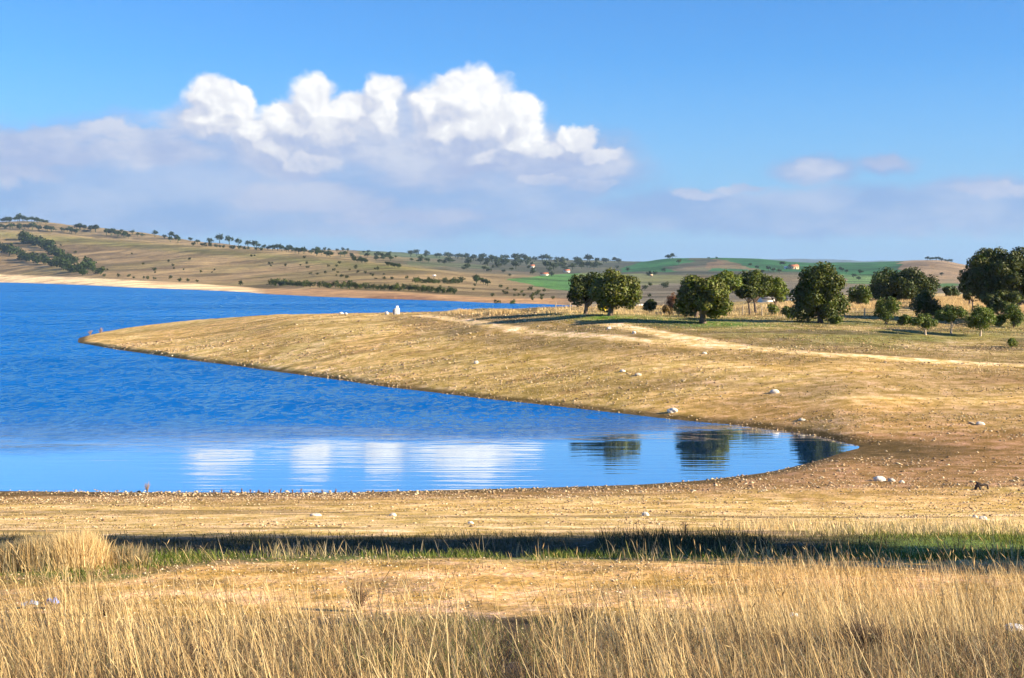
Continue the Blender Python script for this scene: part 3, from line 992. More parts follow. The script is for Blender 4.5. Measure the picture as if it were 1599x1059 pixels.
    # shelf and field
    def sh(X, Y, u): return (np.minimum(seg_dist(X, Y, track_a), seg_dist(X, Y, track_b)) > 1.2) * np.clip(3.5 * (fbm(X * .12, Y * .25, 3, 76) - .42), .03, 1) * sstep(660, 800, u)
    parts = [patch(52000, 108, 205, (.06, .22), (.03, .06), STRAW + BROWN[1:2], u0=660, u1=1660, dens=sh),
             patch(60000, 176, 216, (.25, .65), (.03, .055), STRAW + STRAW[2:], u0=1180, u1=1660, dens=lambda X, Y, u: sstep(1180, 1340, u) * sstep(172, 182, Y + 6 * vnoise(X * .1, Y * 0))),
             patch(20000, 160, 200, (.25, .6), (.03, .055), STRAW, u0=840, u1=1340, dens=lambda X, Y, u: np.clip(4 * (fbm(X * .15, Y * .2, 2, 78) - .35), 0, 1)),
             patch(9000, 134, 165, (.05, .13), (.05, .09), GREEN, u0=860, u1=1660, dens=lambda X, Y, u: np.clip(4 * (fbm(X * .1, Y * .25, 2, 79) - .45), 0, 1))]
    o = mesh_np('field_grass', *_pack(join(parts)))
    tag(o, 'golden dry grass and green turf around the oak trees', 'grass', kind='stuff')


def _pack(j):
    V, Q, T, C = j
    return V, [Q, T], M_blade, None, C


build_grass()

OCT = np.array([(1, 0, 0), (-1, 0, 0), (0, 1, 0), (0, -1, 0), (0, 0, 1), (0, 0, -1)], float)
OCF = np.array([(0, 2, 4), (2, 1, 4), (1, 3, 4), (3, 0, 4), (2, 0, 5), (1, 2, 5), (3, 1, 5), (0, 3, 5)])


def f_stone(t, b, out):
    c = attr(t)
    g = t.noise(t.n.new('ShaderNodeTexCoord').outputs['Object'], 14, 5, .65)
    k = t.rng(g, .3, .7, .7, 1.15)
    t.put(b.inputs['Base Color'], t.mix(1.0, c, t.xyz(k, k, k), 'MULTIPLY'))
    b.inputs['Roughness'].default_value = .9
    t.put(b.inputs['Normal'], t.bump(g, .5, .03))


M_stone = mat('pale_stone', f_stone)


def stones_at(X, Y, Z, r, cols):
    n = len(X)
    yaw = RG.random(n) * 6.28
    V = OCT[None] * (.65 + .6 * RG.random((n, 6, 1)))
    V = V * np.stack([r * (.9 + .6 * RG.random(n)), r, r * (.45 + .35 * RG.random(n))], 1)[:, None]
    c, s = np.cos(yaw)[:, None], np.sin(yaw)[:, None]
    V = np.stack([V[..., 0] * c - V[..., 1] * s, V[..., 0] * s + V[..., 1] * c, V[..., 2]], -1)
    V += np.stack([X, Y, Z + r * .2], 1)[:, None]
    Fc = OCF[None] + (np.arange(n) * 6)[:, None, None]
    return V.reshape(-1, 3), Fc.reshape(-1, 3), np.repeat(pick(cols, n, .2), 6, 0)


def build_gravel():
    cols = [(.56, .42, .26), (.66, .52, .34), (.40, .27, .15), (.25, .16, .09)]
    X, Y, u = area_pts(9000, 14.5, 22)
    a = stones_at(X, Y, near_z(X, Y), .005 + .022 * RG.random(len(X)) ** 4, cols)
    o = mesh_np('track_gravel', a[0], [a[1]], M_stone, colors=a[2])
    tag(o, 'small pebbles on the sandy strip behind the foreground grass', 'gravel', kind='stuff')
    cols = [(.50, .38, .22), (.58, .47, .30), (.42, .30, .16), (.24, .15, .08), (.50, .35, .18), (.17, .11, .06)]
    X, Y, u = area_pts(60000, 38, 66.5)
    z = near_z(X, Y)
    k = (z > -.05) & (RG.random(len(X)) < np.clip(sstep(2.9, .6, z) * .6 + 2.2 * (fbm(X * .15, Y * .5, 3, 91) - .55), .03, .9))
    a = stones_at(X[k], Y[k], z[k], .014 + .05 * RG.random(k.sum()) ** 4, cols)
    o = mesh_np('shore_gravel', a[0], [a[1]], M_stone, colors=a[2])
    tag(o, 'pebbles and small stones strewn over the near shore', 'gravel', kind='stuff')
    X, Y, u = area_pts(130000, 62, 190, 110, 1640)
    z = near_z(X, Y)
    far = sstep(80, 190, Y)
    wgt = np.clip(sstep(2.6, .2, z) * .45 + 2.5 * (fbm(X * .08, Y * .3, 3, 92) - .52) + .08, .02, .9) * (1 - .45 * far) * np.where(Y > 128, sstep(1000, 700, u), 1)
    k = (z > -.03) & (RG.random(len(X)) < wgt * 2.0)
    a = stones_at(X[k], Y[k], z[k], (.022 + .08 * RG.random(k.sum()) ** 5) * (1 + .9 * far[k]), cols)
    o = mesh_np('spit_gravel', a[0], [a[1]], M_stone, colors=a[2])
    tag(o, 'pale stones scattered over the spit and round the head of the inlet', 'gravel', kind='stuff')


build_gravel()

# ------------------------------------------------------------------ single rocks
import bmesh


def rock(px, py, wpx, hpx, label, col=(.66, .60, .50), seed=0, group=None, name='rock'):
    x, y, z = ground_hit(px, py)
    s = y / F
    rx, rz = wpx * s / 2, hpx * s
    bm = bmesh.new()
    bmesh.ops.create_icosphere(bm, subdivisions=3, radius=1)
    V = np.array([v.co[:] for v in bm.verts])
    q = V * 1.3 + seed * 7.7
    n = fbm(q[:, 0] + q[:, 2] * .7, q[:, 1] - q[:, 2] * .6, 3, seed)
    cut = np.clip(np.abs(V[:, 0] * .8 + V[:, 2] * .3), 0, .62) / np.maximum(np.abs(V[:, 0] * .8 + V[:, 2] * .3), 1e-3)
    V = V * ((.62 + .65 * n) * (.6 + .4 * cut))[:, None]
    V *= [rx * 1.05, rx * .8, rz * .72]
    V[:, 2] += rz * .22
    Fc = np.array([[v.index for v in f.verts] for f in bm.faces])
    bm.free()
    cc = np.array(col) * (.85 + .3 * n[:, None])
    o = mesh_np(name, V, [Fc], M_stone, colors=cc, loc=(x, y, z))
    tag(o, label, 'rock', group)
    return o


rock(1210, 614, 15, 6, 'pale boulder casting a shadow alone on the middle of the slope', seed=1)
rock(1051, 644, 17, 7, 'largest pale boulder close to the water on the far side of the inlet', seed=2)
rock(1253, 657, 12, 4, 'small flat grey rock above the head of the inlet', (.5, .45, .36), seed=3)
rock(972, 581, 10, 4, 'left one of two small pale rocks high on the slope', seed=4)
rock(996, 587, 11, 4, 'right one of two small pale rocks high on the slope', (.5, .43, .33), seed=5)
rock(744, 568, 8, 5, 'lone small white rock on the middle of the spit', seed=6)
rock(1531, 663, 15, 5, 'pale rock near the right edge level with the inlet head', seed=7)
rock(1517, 662, 11, 3, 'low brown rock just left of a pale rock near the right edge', (.34, .27, .19), seed=8)
rock(1374, 751, 20, 8, 'biggest white boulder to the right of the inlet tip on the near shore', (.72, .68, .60), seed=9)
rock(1392, 752, 12, 5, 'small grey rock touching the right side of the white boulder', (.5, .46, .4), seed=10)
rock(1408, 754, 8, 4, 'tiny stone at the right end of the white boulder group', seed=11)
rock(533, 491, 8, 4, 'left one of two white stones on the crest of the spit', (.72, .68, .6), seed=12)
rock(540, 491, 6, 3, 'right one of two white stones on the crest of the spit', (.72, .68, .6), seed=13)
rock(604, 491, 6, 5, 'small white stone just left of the white marker pillar', (.72, .68, .6), seed=14)
rock(1100, 553, 8, 3, 'small pale rock just below the sandy track', seed=15)
rock(951, 514, 7, 4, 'white stone between the two tracks below the big oak', (.7, .66, .58), seed=16)
rock(990, 521, 7, 4, 'pale stone beside the fork of the sandy tracks', seed=17)
rock(613, 806, 12, 5, 'pale rock on the near shore below the cloud reflection', (.68, .62, .5), seed=18)
rock(492, 806, 20, 5, 'flat pale rock on the near shore left of centre', (.62, .55, .42), seed=19)
rock(735, 818, 9, 4, 'small white stone beside the top edge of the shaded hollow', (.72, .68, .6), seed=20)
rock(1008, 805, 12, 6, 'white stone on the near shore right of centre', (.7, .65, .55), seed=21)
rock(1535, 811, 13, 6, 'white stone near the right edge just above the shaded hollow', (.72, .68, .58), seed=22)
rock(1522, 809, 9, 5, 'smaller pale stone left of the white stone near the right edge', (.66, .6, .5), seed=23)


# ------------------------------------------------------------------ tubes for trunks, twigs and posts
def tube(pts, rad, k=6, cap=True):
    pts = np.asarray(pts, float); n = len(pts)
    V = []
    d = np.gradient(pts, axis=0)
    d /= np.linalg.norm(d, axis=1)[:, None] + 1e-9
    for i in range(n):
        a = np.cross(d[i], (0.31, .95, .07)); a /= np.linalg.norm(a) + 1e-9
        b = np.cross(d[i], a)
        th = np.arange(k) / k * 2 * np.pi
        V.append(pts[i] + rad[i] * (np.cos(th)[:, None] * a + np.sin(th)[:, None] * b))
    V.append(pts[-1:] + d[-1:] * rad[-1])
    V = np.concatenate(V)
    Fc = []
    for i in range(n - 1):
        for j in range(k):
            Fc.append((i * k + j, i * k + (j + 1) % k, (i + 1) * k + (j + 1) % k, (i + 1) * k + j))
    Tc = [((n - 1) * k + j, (n - 1) * k + (j + 1) % k, n * k) for j in range(k)]
    return V, np.array(Fc), np.array(Tc)


def join_t(tubes):
    Vs, Qs, Ts, off = [], [], [], 0
    for V, Q, T in tubes:
        Vs.append(V); Qs.append(Q + off); Ts.append(T + off); off += len(V)
    return np.concatenate(Vs), [np.concatenate(Qs), np.concatenate(Ts)]


def f_leaf(t, b, out):
    c = attr(t)
    t.put(b.inputs['Base Color'], c)
    b.inputs['Roughness'].default_value = .55
    b.inputs['Specular IOR Level'].default_value = .25
    tr = t.n.new('ShaderNodeBsdfTranslucent')
    t.put(tr.inputs['Color'], t.mix(1.0, c, (1.2, 1.3, .5, 1), 'MULTIPLY'))
    mx = t.n.new('ShaderNodeMixShader')
    mx.inputs[0].default_value = .18
    t.l.new(b.outputs[0], mx.inputs[1]); t.l.new(tr.outputs[0], mx.inputs[2])
    t.l.new(mx.outputs[0], out.inputs[0])


M_leaf = mat('oak_leaves', f_leaf)
M_bark = m_plain('oak_bark', (.13, .095, .07), .95, .4, 9, .6)
M_palebark = m_plain('pale_bark', (.42, .34, .26), .9, .3, 9, .4)


def leaves(C, rad, n, size, col, rg, squash=.9, var=.35):
    """n leaf sprays over a set of round clumps; C (m,3) centres, rad (m,) radii"""
    m = len(C)
    w = rad ** 2; w = w / w.sum()
    i = rg.choice(m, n, p=w)
    d = rg.normal(size=(n, 3)); d /= np.linalg.norm(d, axis=1)[:, None]
    r = rad[i] * (.52 + .66 * rg.random(n) ** .8)
    P = C[i] + d * r[:, None] * [1, 1, squash]
    nn = d + rg.normal(0, .55, (n, 3)); nn /= np.linalg.norm(nn, axis=1)[:, None]
    a = np.cross(nn, rg.normal(size=(n, 3))); a /= np.linalg.norm(a, axis=1)[:, None]
    b = np.cross(nn, a)
    s = (size * (.6 + .8 * rg.random(n)))[:, None]
    V = np.stack([P - a * s * .5, P + b * s * .32 + nn * s * .08, P + a * s * .55, P - b * s * .32 + nn * s * .08], 1).reshape(-1, 3)
    Q = np.arange(n * 4).reshape(-1, 4)
    ck = (.8 + .4 * rg.random((m, 1)))[i]
    c = np.array(col) * [.98, 1.0, .56] * ck * (1 - var + 2 * var * rg.random((n, 1)))
    c = c * (1 + np.stack([rg.normal(0, .12, n), np.zeros(n), np.zeros(n)], 1))
    return V, Q, np.repeat(np.clip(c, .004, 1), 4, 0)


def crown_clumps(a, b, c, rg, n=30, flat=.35, rk=.30, shell=(.5, .86)):
    d = rg.normal(size=(n * 3, 3)); d /= np.linalg.norm(d, axis=1)[:, None]
    d = d[d[:, 2] > -flat][:n] if flat < 1 else d[:n]
    f = shell[0] + (shell[1] - shell[0]) * rg.random(len(d))
    r = rk * min(a, c * 1.15) * (.75 + .6 * rg.random(len(d)))
    C = d * f[:, None] * [a, b, c]
    lim = np.sqrt(((C / [a, b, c]) ** 2).sum(1))
    C = C * np.minimum(1, (1 - .5 * r / max(a, c)) / np.maximum(lim, 1e-3))[:, None]
    C = np.concatenate([C, rg.normal(0, .28, (6, 3)) * [a, b, c]])
    r = np.concatenate([r, np.full(6, rk * 1.3 * min(a, c))])
    return C, r


def tree(box, base, label, seed, leaf=(.060, .078, .018), n=7000, Y=None, group='holm oaks on the grassy shelf', trunk_r=None, bark=None, name='holm_oak',
         cat='tree', extra=None, flat=.35, size=.24, limbs=7, nclump=30, rk=.30, shell=(.5, .86), depth=1.0):
    rg = np.random.default_rng(seed)
    x0, y0, x1, y1 = box
    if Y is None:
        X, Y, Z = ground_hit(base[0], base[1])
    else:
        X = (base[0] - CX) / F * Y
        Z = float(near_z(X, Y))
    s = Y / F
    a = (x1 - x0) / 2 * s * 1.03
    top = float(zray(y0 + (y1 - y0) * .06, Y)) - Z
    bot = float(zray(y1, Y)) - Z
    c = (top - bot) / 2
    cx = ((x0 + x1) / 2 - base[0]) * s
    cz = (top + bot) / 2
    root = empty(name, (X, Y, Z), label, cat, group)
    C, r = crown_clumps(a, a * depth, c, rg, nclump, flat, rk, shell)
    if extra:                                      # further lobes given as (dx, dz, r) in crown units
        E = np.array([(e[0] * a, (rg.random() - .5) * a * .6, e[1] * c) for e in extra]); er = np.array([e[2] * min(a, c) for e in extra])
        C = np.concatenate([C, E]); r = np.concatenate([r, er])
    C = C + [cx, 0, cz]
    V, Q, col = leaves(C, r * 1.06, int(n * 1.35), 1.15 * size * (.8 + .2 * min(a, 3) / 3), leaf, rg)
    mesh_np('crown', V, [Q], M_leaf, root, col)
    tr_ = trunk_r or max(.07, .055 * (2 * a))
    fork = np.array([cx * .45, 0, max(bot * .9, top * .22)])
    tb = [tube([(0, 0, -.35), (0, 0, .05), fork * [.35, 0, .45] + [0, 0, 0], fork], [tr_ * 1.55, tr_ * 1.2, tr_ * .95, tr_ * .8], 8)]
    o_ = rg.permutation(len(C))[:limbs]
    for j in o_:
        e = C[j]; mid = fork * .5 + e * .5 + [0, 0, -.15 * c] + rg.normal(0, .06 * a, 3)
        tb.append(tube([fork - [0, 0, .1], mid, e], [tr_ * .55, tr_ * .34, tr_ * .12], 6))
    V, Fs = join_t(tb)
    mesh_np('trunk', V, Fs, bark or M_bark, root)
    return root


OL = (.100, .128, .024)     # lighter olive crowns
DK = (.042, .056, .016)
tree((888, 424, 948, 482), (914, 486), 'dark rear oak at the left end of the tree line', 11, DK, 9000, Y=158, flat=.85, nclump=36, shell=(.45, .95))
tree((922, 419, 996, 486), (953, 493), 'big round two toned oak in front of the leftmost oak', 12, (.085, .098, .022), 13000, flat=.85, nclump=44, shell=(.45, .95))
tree((1052, 428, 1144, 499), (1097, 505), 'broad olive green oak with a bare trunk over green turf', 13, (.09, .105, .025), 14000, flat=.9, nclump=48, rk=.27, shell=(.45, .95))
tree((1060, 440, 1120, 492), (1087, 496), 'dark oak with leaning trunk hidden behind the broad olive oak', 14, DK, 4500, Y=156)
tree((1108, 422, 1156, 462), (1130, 488), 'light olive treetop rising behind the broad olive oak', 15, OL, 4500, Y=166)
tree((1147, 421, 1205, 470), (1180, 489), 'open crowned oak on a slim trunk left of the white shed', 16, (.070, .09, .02), 6500, flat=.4, trunk_r=.16)
tree((1150, 445, 1182, 470), (1171, 486), 'thin oak on a leaning stem behind the open crowned oak', 17, DK, 2500, Y=164, trunk_r=.12)
tree((1188, 434, 1232, 472), (1211, 486), 'light green oak directly left of the tall dark oak', 18, OL, 5000, trunk_r=.13, flat=.4)
tree((1240, 413, 1320, 500), (1281, 504), 'tall dense oak with a pale flared trunk in the middle of the row', 19, (.066, .084, .022), 17000, flat=.9, nclump=54, rk=.25, shell=(.4, .95), trunk_r=.27, extra=[(-.75, -.7, .35), (.7, -.45, .4), (0.1, .8, .4)])
tree((1358, 410, 1462, 486), (1408, 468), 'wide dark dome shaped oak standing in the dry field', 20, DK, 16000, Y=200, size=.3, flat=.95, depth=.9, nclump=60, rk=.27, shell=(.45, .92))
tree((1510, 386, 1640, 478), (1588, 497), 'largest darkest oak at the right edge of the photo', 21, (.05, .062, .02), 30000, Y=153, flat=.7, nclump=80, rk=.22, shell=(.4, .97), trunk_r=.28, extra=[(-.7, .55, .3), (-.5, .8, .3), (.2, .85, .3)])
tree((1530, 448, 1600, 490), (1560, 497), 'low hanging grey green oak under the largest oak', 22, (.07, .085, .035), 6000, Y=150, flat=.7)
tree((1488, 437, 1548, 468), (1519, 485), 'umbrella shaped oak on a thin trunk left of the largest oak', 23, (.050, .066, .026), 6000, trunk_r=.10, flat=.25)
tree((1500, 422, 1530, 452), (1514, 480), 'dark oak peeping out behind the umbrella shaped oak', 24, DK, 2500, Y=185)


def shrub(box, label, seed, leaf=DK, n=2200, Y=None, group='shrubs around the oaks', name='shrub', cat='shrub', size=.17, nclump=14, by=None, zfn=None):
    rg = np.random.default_rng(seed)
    x0, y0, x1, y1 = box
    bx = (x0 + x1) / 2
    if Y is None: X, Y, Z = ground_hit(bx, by or y1)
    else:
        X = (bx - CX) / F * Y; Z = float(near_z(X, Y))
    s = Y / F
    a = (x1 - x0) / 2 * s
    top = float(zray(y0, Y)) - Z
    a *= 1.12; top *= 1.08; n = int(n * 1.2)
    root = empty(name, (X, Y, Z), label, cat, group)
    C, r = crown_clumps(a, a, top * .5, rg, nclump, .9, .38, (.4, .8))
    C = C + [0, 0, top * .5]
    V, Q, col = leaves(C, r, n, size, leaf, rg)
    mesh_np('foliage', V, [Q], M_leaf, root, col)
    tb = [tube([(rg.normal(0, .05), rg.normal(0, .05), -.1), C[j] * [.5, .5, .5], C[j]], [.05, .035, .015], 5) for j in rg.permutation(len(C))[:6]]
    V, Fs = join_t(tb)
    mesh_np('stem', V, Fs, M_bark, root)
    return root


GR = (.085, .115, .032)
shrub((1367, 467, 1402, 506), 'upright leafy shrub right of the fence posts', 31, GR, 4200)
shrub((1421, 462, 1470, 497), 'dark round bush behind the leftmost young tree', 32, (.055, .07, .02), 5000, Y=158, size=.2)
shrub((1326, 448, 1360, 476), 'grey green bush between the tall oak and the field oak', 33, GR, 3500, Y=185, size=.24)
shrub((1006, 468, 1026, 489), 'small dark bush standing alone right of the leftmost oaks', 34, DK, 2600)
shrub((1222, 480, 1244, 499), 'low dark bush by a fence post left of the tall oak', 35, (.06, .085, .022), 2200)
shrub((1404, 492, 1426, 508), 'low green bush left of the leftmost young tree', 36, GR, 1800)
shrub((1568, 478, 1597, 512), 'light green bush at the right edge below the largest oak', 37, GR, 3000)
shrub((1550, 492, 1570, 510), 'pale green bush between the young trees and the right edge', 38, (.13, .15, .04), 1600)
shrub((1468, 447, 1500, 464), 'blue green bush in the field left of the umbrella oak', 39, (.06, .08, .04), 2500, Y=215, size=.26)
shrub((1574, 528, 1588, 543), 'tiny sapling on the turf near the right edge', 40, (.12, .15, .035), 700, size=.12)
shrub((1290, 492, 1318, 506), 'thin green bush at the foot of the tall oak trunk', 41, (.12, .15, .04), 1200)
shrub((1198, 476, 1216, 492), 'yellow green bush under the light green oak', 42, (.13, .16, .04), 1300)
shrub((934, 474, 949, 484), 'small yellow bush behind the big round oak', 43, (.62, .52, .02), 900, Y=165, size=.14)
shrub((1034, 478, 1050, 492), 'brown bush between the dark bush and the broad oak', 44, (.12, .08, .04), 900)

YT = 'young trees with pale trunks near the right edge'
tree((1423, 489, 1467, 513), (1445, 523), 'leftmost young tree with a small flat crown and pale trunk', 51, (.09, .12, .03), 2600, group=YT, trunk_r=.09, bark=M_palebark, name='young_tree', size=.15, flat=.5, limbs=5, nclump=14, rk=.36)
tree((1462, 476, 1512, 510), (1485, 521), 'middle young tree with a lopsided crown and pale trunk', 52, (.08, .11, .03), 3600, group=YT, trunk_r=.09, bark=M_palebark, name='young_tree', size=.16, flat=.6, limbs=5, nclump=16, rk=.36)
tree((1509, 478, 1556, 517), (1531, 525), 'rightmost young tree with a round bright crown and pale trunk', 53, (.10, .14, .035), 3800, group=YT, trunk_r=.09, bark=M_palebark, name='young_tree', size=.16, flat=.7, limbs=5, nclump=16, rk=.38)


# ------------------------------------------------------------------ bare twiggy plants
def twigs(px, py, hpx, wpx, label, col, seed, n=26, name='dry_bush', cat='bush', r=.006, group=None, upright=.5):
    rg = np.random.default_rng(seed)
    X, Y, Z = ground_hit(px, py)
    s = Y / F
    H, W = hpx * s, wpx * s / 2
    tb = []
    for k in range(n):
        a = rg.random() * 6.28; q = rg.random() ** .6
        tip = np.array([math.cos(a) * W * q, math.sin(a) * W * q, H * (upright + (1 - upright) * rg.random())])
        mid = tip * [.35, .35, .55] + rg.normal(0, W * .08, 3)
        rr = r * Y / 40
        tb.append(tube([(0, 0, -.03), mid, tip], [rr, rr * .7, rr * .3], 4))
        for _ in range(2):
            e = mid + (tip - mid) * .4 + rg.normal(0, W * .3, 3) * [1, 1, .6]
            tb.append(tube([mid, (mid + e) / 2 + [0, 0, H * .03], e], [rr * .6, rr * .4, rr * .2], 4))
    V, Fs = join_t(tb)
    o = mesh_np(name, V, Fs, m_plain('twigs', col, .9, .3, 20), loc=(X, Y, Z))
    return tag(o, label, cat, group)


twigs(230, 769, 18, 14, 'pinkish dry bush at the water edge on the near shore', (.28, .19, .12), 61, r=.005)
twigs(141, 524, 9, 12, 'left pinkish dry bush near the point of the spit', (.30, .20, .13), 62, r=.006, n=18)
twigs(157, 521, 10, 10, 'right pinkish dry bush near the point of the spit', (.30, .20, .13), 63, r=.006, n=18)
twigs(1070, 842, 30, 18, 'tall dark leafless weed on the edge of the shaded hollow', (.06, .04, .03), 64, r=.008, name='dead_weed', cat='weed', upright=.3, n=10)
twigs(617 - 3, 488, 4, 3, 'tiny dark twig left of the marker pillar', (.1, .07, .04), 65, n=5)
shrub((1040, 452, 1058, 490), 'reddish half bare bush left of the broad olive oak', 45, (.17, .075, .055), 1300, Y=170, size=.14)
WG = 'dry brown weeds in the foreground grass'
twigs(1352, 1030, 70, 120, 'large dark brown dry weed in the grass at lower right', (.11, .07, .04), 90, n=170, name='dry_weed', cat='weed', group=WG, r=.011, upright=.25)
twigs(1440, 1020, 46, 70, 'smaller brown dry weed right of the large dark one', (.15, .10, .055), 91, n=100, name='dry_weed', cat='weed', group=WG, r=.010, upright=.25)
twigs(560, 955, 55, 50, 'upright brown dry weed on the sandy strip left of centre', (.20, .13, .07), 92, n=90, name='dry_weed', cat='weed', group=WG, r=.009, upright=.35)
twigs(165, 962, 34, 90, 'low dark dry weed right of the blue wrapper', (.10, .065, .04), 93, n=120, name='dry_weed', cat='weed', group=WG, r=.009, upright=.3)
twigs(900, 975, 36, 80, 'low brown dry weed at the edge of the sandy strip near the centre', (.15, .10, .055), 94, n=110, name='dry_weed', cat='weed', group=WG, r=.009, upright=.3)
twigs(310, 1050, 60, 120, 'dark dry weed at the bottom left of the foreground grass', (.09, .06, .035), 95, n=150, name='dry_weed', cat='weed', group=WG, r=.011, upright=.25)
for k, (px, h) in enumerate([(334, 6), (346, 7), (361, 6), (378, 8), (391, 6), (404, 5), (421, 6), (438, 7), (457, 6), (470, 8), (486, 5), (503, 6), (524, 7), (548, 5), (575, 5)]):
    twigs(px, 771, h + 1, 5, 'knee high dark dock stalk in the row along the near waterline', (.13, .06, .035), 70 + k, n=7, name='dock_plant', cat='plant', r=.009, group='dark stalks along the near waterline', upright=.7)


# ------------------------------------------------------------------ straw tussocks
def tussock(px, py, hpx, wpx, n, cols, label, seed, bias=-.1, name='grass_tussock', w=(.006, .012), group=None):
    X, Y, Z = ground_hit(px, py)
    s = Y / F
    H, W = hpx * s, wpx * s / 2
    q = RG.normal(0, .42, (n, 2)) * W
    x, y = X + q[:, 0], Y + q[:, 1]
    P = np.stack([x - X, y - Y, near_z(x, y) - Z - .01], 1)
    hh = H * (.55 + .45 * RG.random(n)) * np.exp(-.5 * (q[:, 0] / W) ** 2)
    lean = np.stack([bias + q[:, 0] / W * .22 + RG.normal(0, .13, n), RG.normal(0, .2, n)], 1)
    V, Q, T, C = blades(P, hh, w[0] + (w[1] - w[0]) * RG.random(n), lean, pick(cols, n), .35)
    o = mesh_np(name, V, [Q, T], M_blade, colors=C, loc=(X, Y, Z))
    return tag(o, label, 'grass tussock', group)


tussock(122, 886, 68, 105, 3600, STRAW[:2] + STRAW[:1], 'brightest straw tussock left of the shaded hollow', 1)
tussock(60, 888, 62, 90, 2200, STRAW + GREY, 'paler straw tussock left of the brightest one', 2)
tussock(10, 890, 52, 80, 1600, STRAW + GREY, 'straw tussock cut by the left edge of the photo', 3)
tussock(200, 884, 40, 70, 1000, STRAW[2:] + GREY, 'thin grey straw tussock right of the brightest one', 4)
tussock(780, 490, 9, 70, 900, STRAW, 'straw grass on the low bank where the track starts', 5, w=(.04, .07), name='bank_grass')['kind'] = 'stuff'
tussock(722, 490, 8, 60, 900, STRAW, 'pale straw grass at the left end of the low bank', 6, w=(.04, .07), name='bank_grass')['kind'] = 'stuff'


# ------------------------------------------------------------------ white marker pillar on the spit
M_white = m_plain('white_render', (.80, .78, .72), .85, .12, 5, .2)
M_pillar_shade = m_plain('pillar_shade_grey', (.36, .33, .29), .9, .2, 8, .3)  # grey that stands in for the pillar's shaded side


def box_v(cx, cy, z0, sx, sy, z1, taper=1.0, bev=0.0, rot=0.0):
    c = []
    for z, k in ((z0, 1.0), (z1, taper)):
        for dx, dy in ((-1, -1), (1, -1), (1, 1), (-1, 1)):
            x, y = dx * sx / 2 * k, dy * sy / 2 * k
            c.append((cx + x * math.cos(rot) - y * math.sin(rot), cy + x * math.sin(rot) + y * math.cos(rot), z))
    return np.array(c), np.array([(3, 2, 1, 0), (4, 5, 6, 7), (0, 1, 5, 4), (1, 2, 6, 5), (2, 3, 7, 6), (3, 0, 4, 7)])


def boxes(bs):
    Vs, Fs, off = [], [], 0
    for V, Q in bs:
        Vs.append(V); Fs.append(Q + off); off += len(V)
    return np.concatenate(Vs), [np.concatenate(Fs)]


def bevel(o, w=.02):
    md = o.modifiers.new('bevel', 'BEVEL'); md.width = w; md.segments = 2
    return o


def build_pillar():
    X, Y, Z = ground_hit(620, 491)
    r = empty('marker_pillar', (X, Y, Z), 'small white stepped pillar standing on the crest of the spit', 'pillar')
    V, Fs = boxes([box_v(0, 0, -.25, .62, .62, .78, .96)])
    bevel(mesh_np('pillar_base', V, Fs, M_white, r))
    V, Fs = boxes([box_v(.02, 0, .79, .34, .34, 1.10, .9)])
    bevel(mesh_np('pillar_cap', V, Fs, M_white, r))
    V, Fs = boxes([box_v(-.42, .05, -.25, .2, .5, .68, .95)])
    bevel(mesh_np('shade_slab', V, Fs, M_pillar_shade, r))  # shade of the left face, added as a thin grey block


build_pillar()


# ------------------------------------------------------------------ sheds and houses
M_roof = m_plain('red_tiles', (.42, .13, .06), .85, .3, 2.0, .3)
M_greyroof = m_plain('metal_roof', (.42, .48, .56), .5, .1, 1.0)
M_bluewall = m_plain('blue_grey_wall', (.34, .42, .56), .7, .1, 1.0)
M_darkroof = m_plain('dark_roof', (.16, .15, .14), .8, .2, 2.0)
M_glass = m_plain('dark_opening', (.03, .035, .045), .25, .1, 1.0)
M_ochre = m_plain('ochre_render', (.60, .42, .24), .85, .15, 1.0)


def house(loc, w, d, h, rh, label, wall, roofm, rot=0, name='house', cat='house', wins=2, door=True, group=None, chimney=False, over=.25):
    r = empty(name, loc, label, cat, group)
    r.rotation_euler.z = rot
    # wall body with gable ends
    V = np.array([(-w / 2, -d / 2, -1), (w / 2, -d / 2, -1), (w / 2, d / 2, -1), (-w / 2, d / 2, -1),
                  (-w / 2, -d / 2, h), (w / 2, -d / 2, h), (w / 2, d / 2, h), (-w / 2, d / 2, h), (-w / 2, 0, h + rh - .05), (w / 2, 0, h + rh - .05)])
    Q = [[(0, 1, 5, 4), (2, 3, 7, 6)], [(1, 2, 6, 9, 5), (3, 0, 4, 8, 7)]]
    mesh_np('wall', V, [np.array(Q[0]), np.array(Q[1])], wall, r)
    L, t = w / 2 + over, .14
    e = d / 2 + over; zz = h - rh * over / (d / 2)
    for sgn in (1,):
        V = []
        for x in (-L, L):
            V += [(x, -e, zz), (x, 0, h + rh), (x, e, zz), (x, e, zz + t), (x, 0, h + rh + t), (x, -e, zz + t)]
        Q4 = [(0, 6, 7, 1), (1, 7, 8, 2), (2, 8, 9, 3), (3, 9, 10, 4), (4, 10, 11, 5), (5, 11, 6, 0), (0, 1, 4, 5), (1, 2, 3, 4), (6, 11, 10, 7), (7, 10, 9, 8)]
        ro = mesh_np('roof', V, [np.array(Q4)], roofm, r)
    if chimney:
        V, Fs = boxes([box_v(w * .25, 0, h + rh * .7, .6, .6, h + rh + .9)])
        mesh_np('chimney', V, Fs, wall, ro)
    n = wins + (1 if door else 0)
    for k in range(n):
        x = -w / 2 + w * (k + .5) / n
        if door and k == n // 2:
            V, Fs = boxes([box_v(x, -d / 2 - .02, -.2, 1.1, .08, min(2.1, h * .8))])
            mesh_np('door', V, Fs, M_glass, r)
        else:
            V, Fs = boxes([box_v(x, -d / 2 - .02, h * .36, min(1.1, w / n * .5), .08, h * .76)])
            mesh_np('window', V, Fs, M_glass, r)
    return r


def near_loc(px, Y):
    X = (px - CX) / F * Y
    return (X, Y, float(near_z(X, Y)))


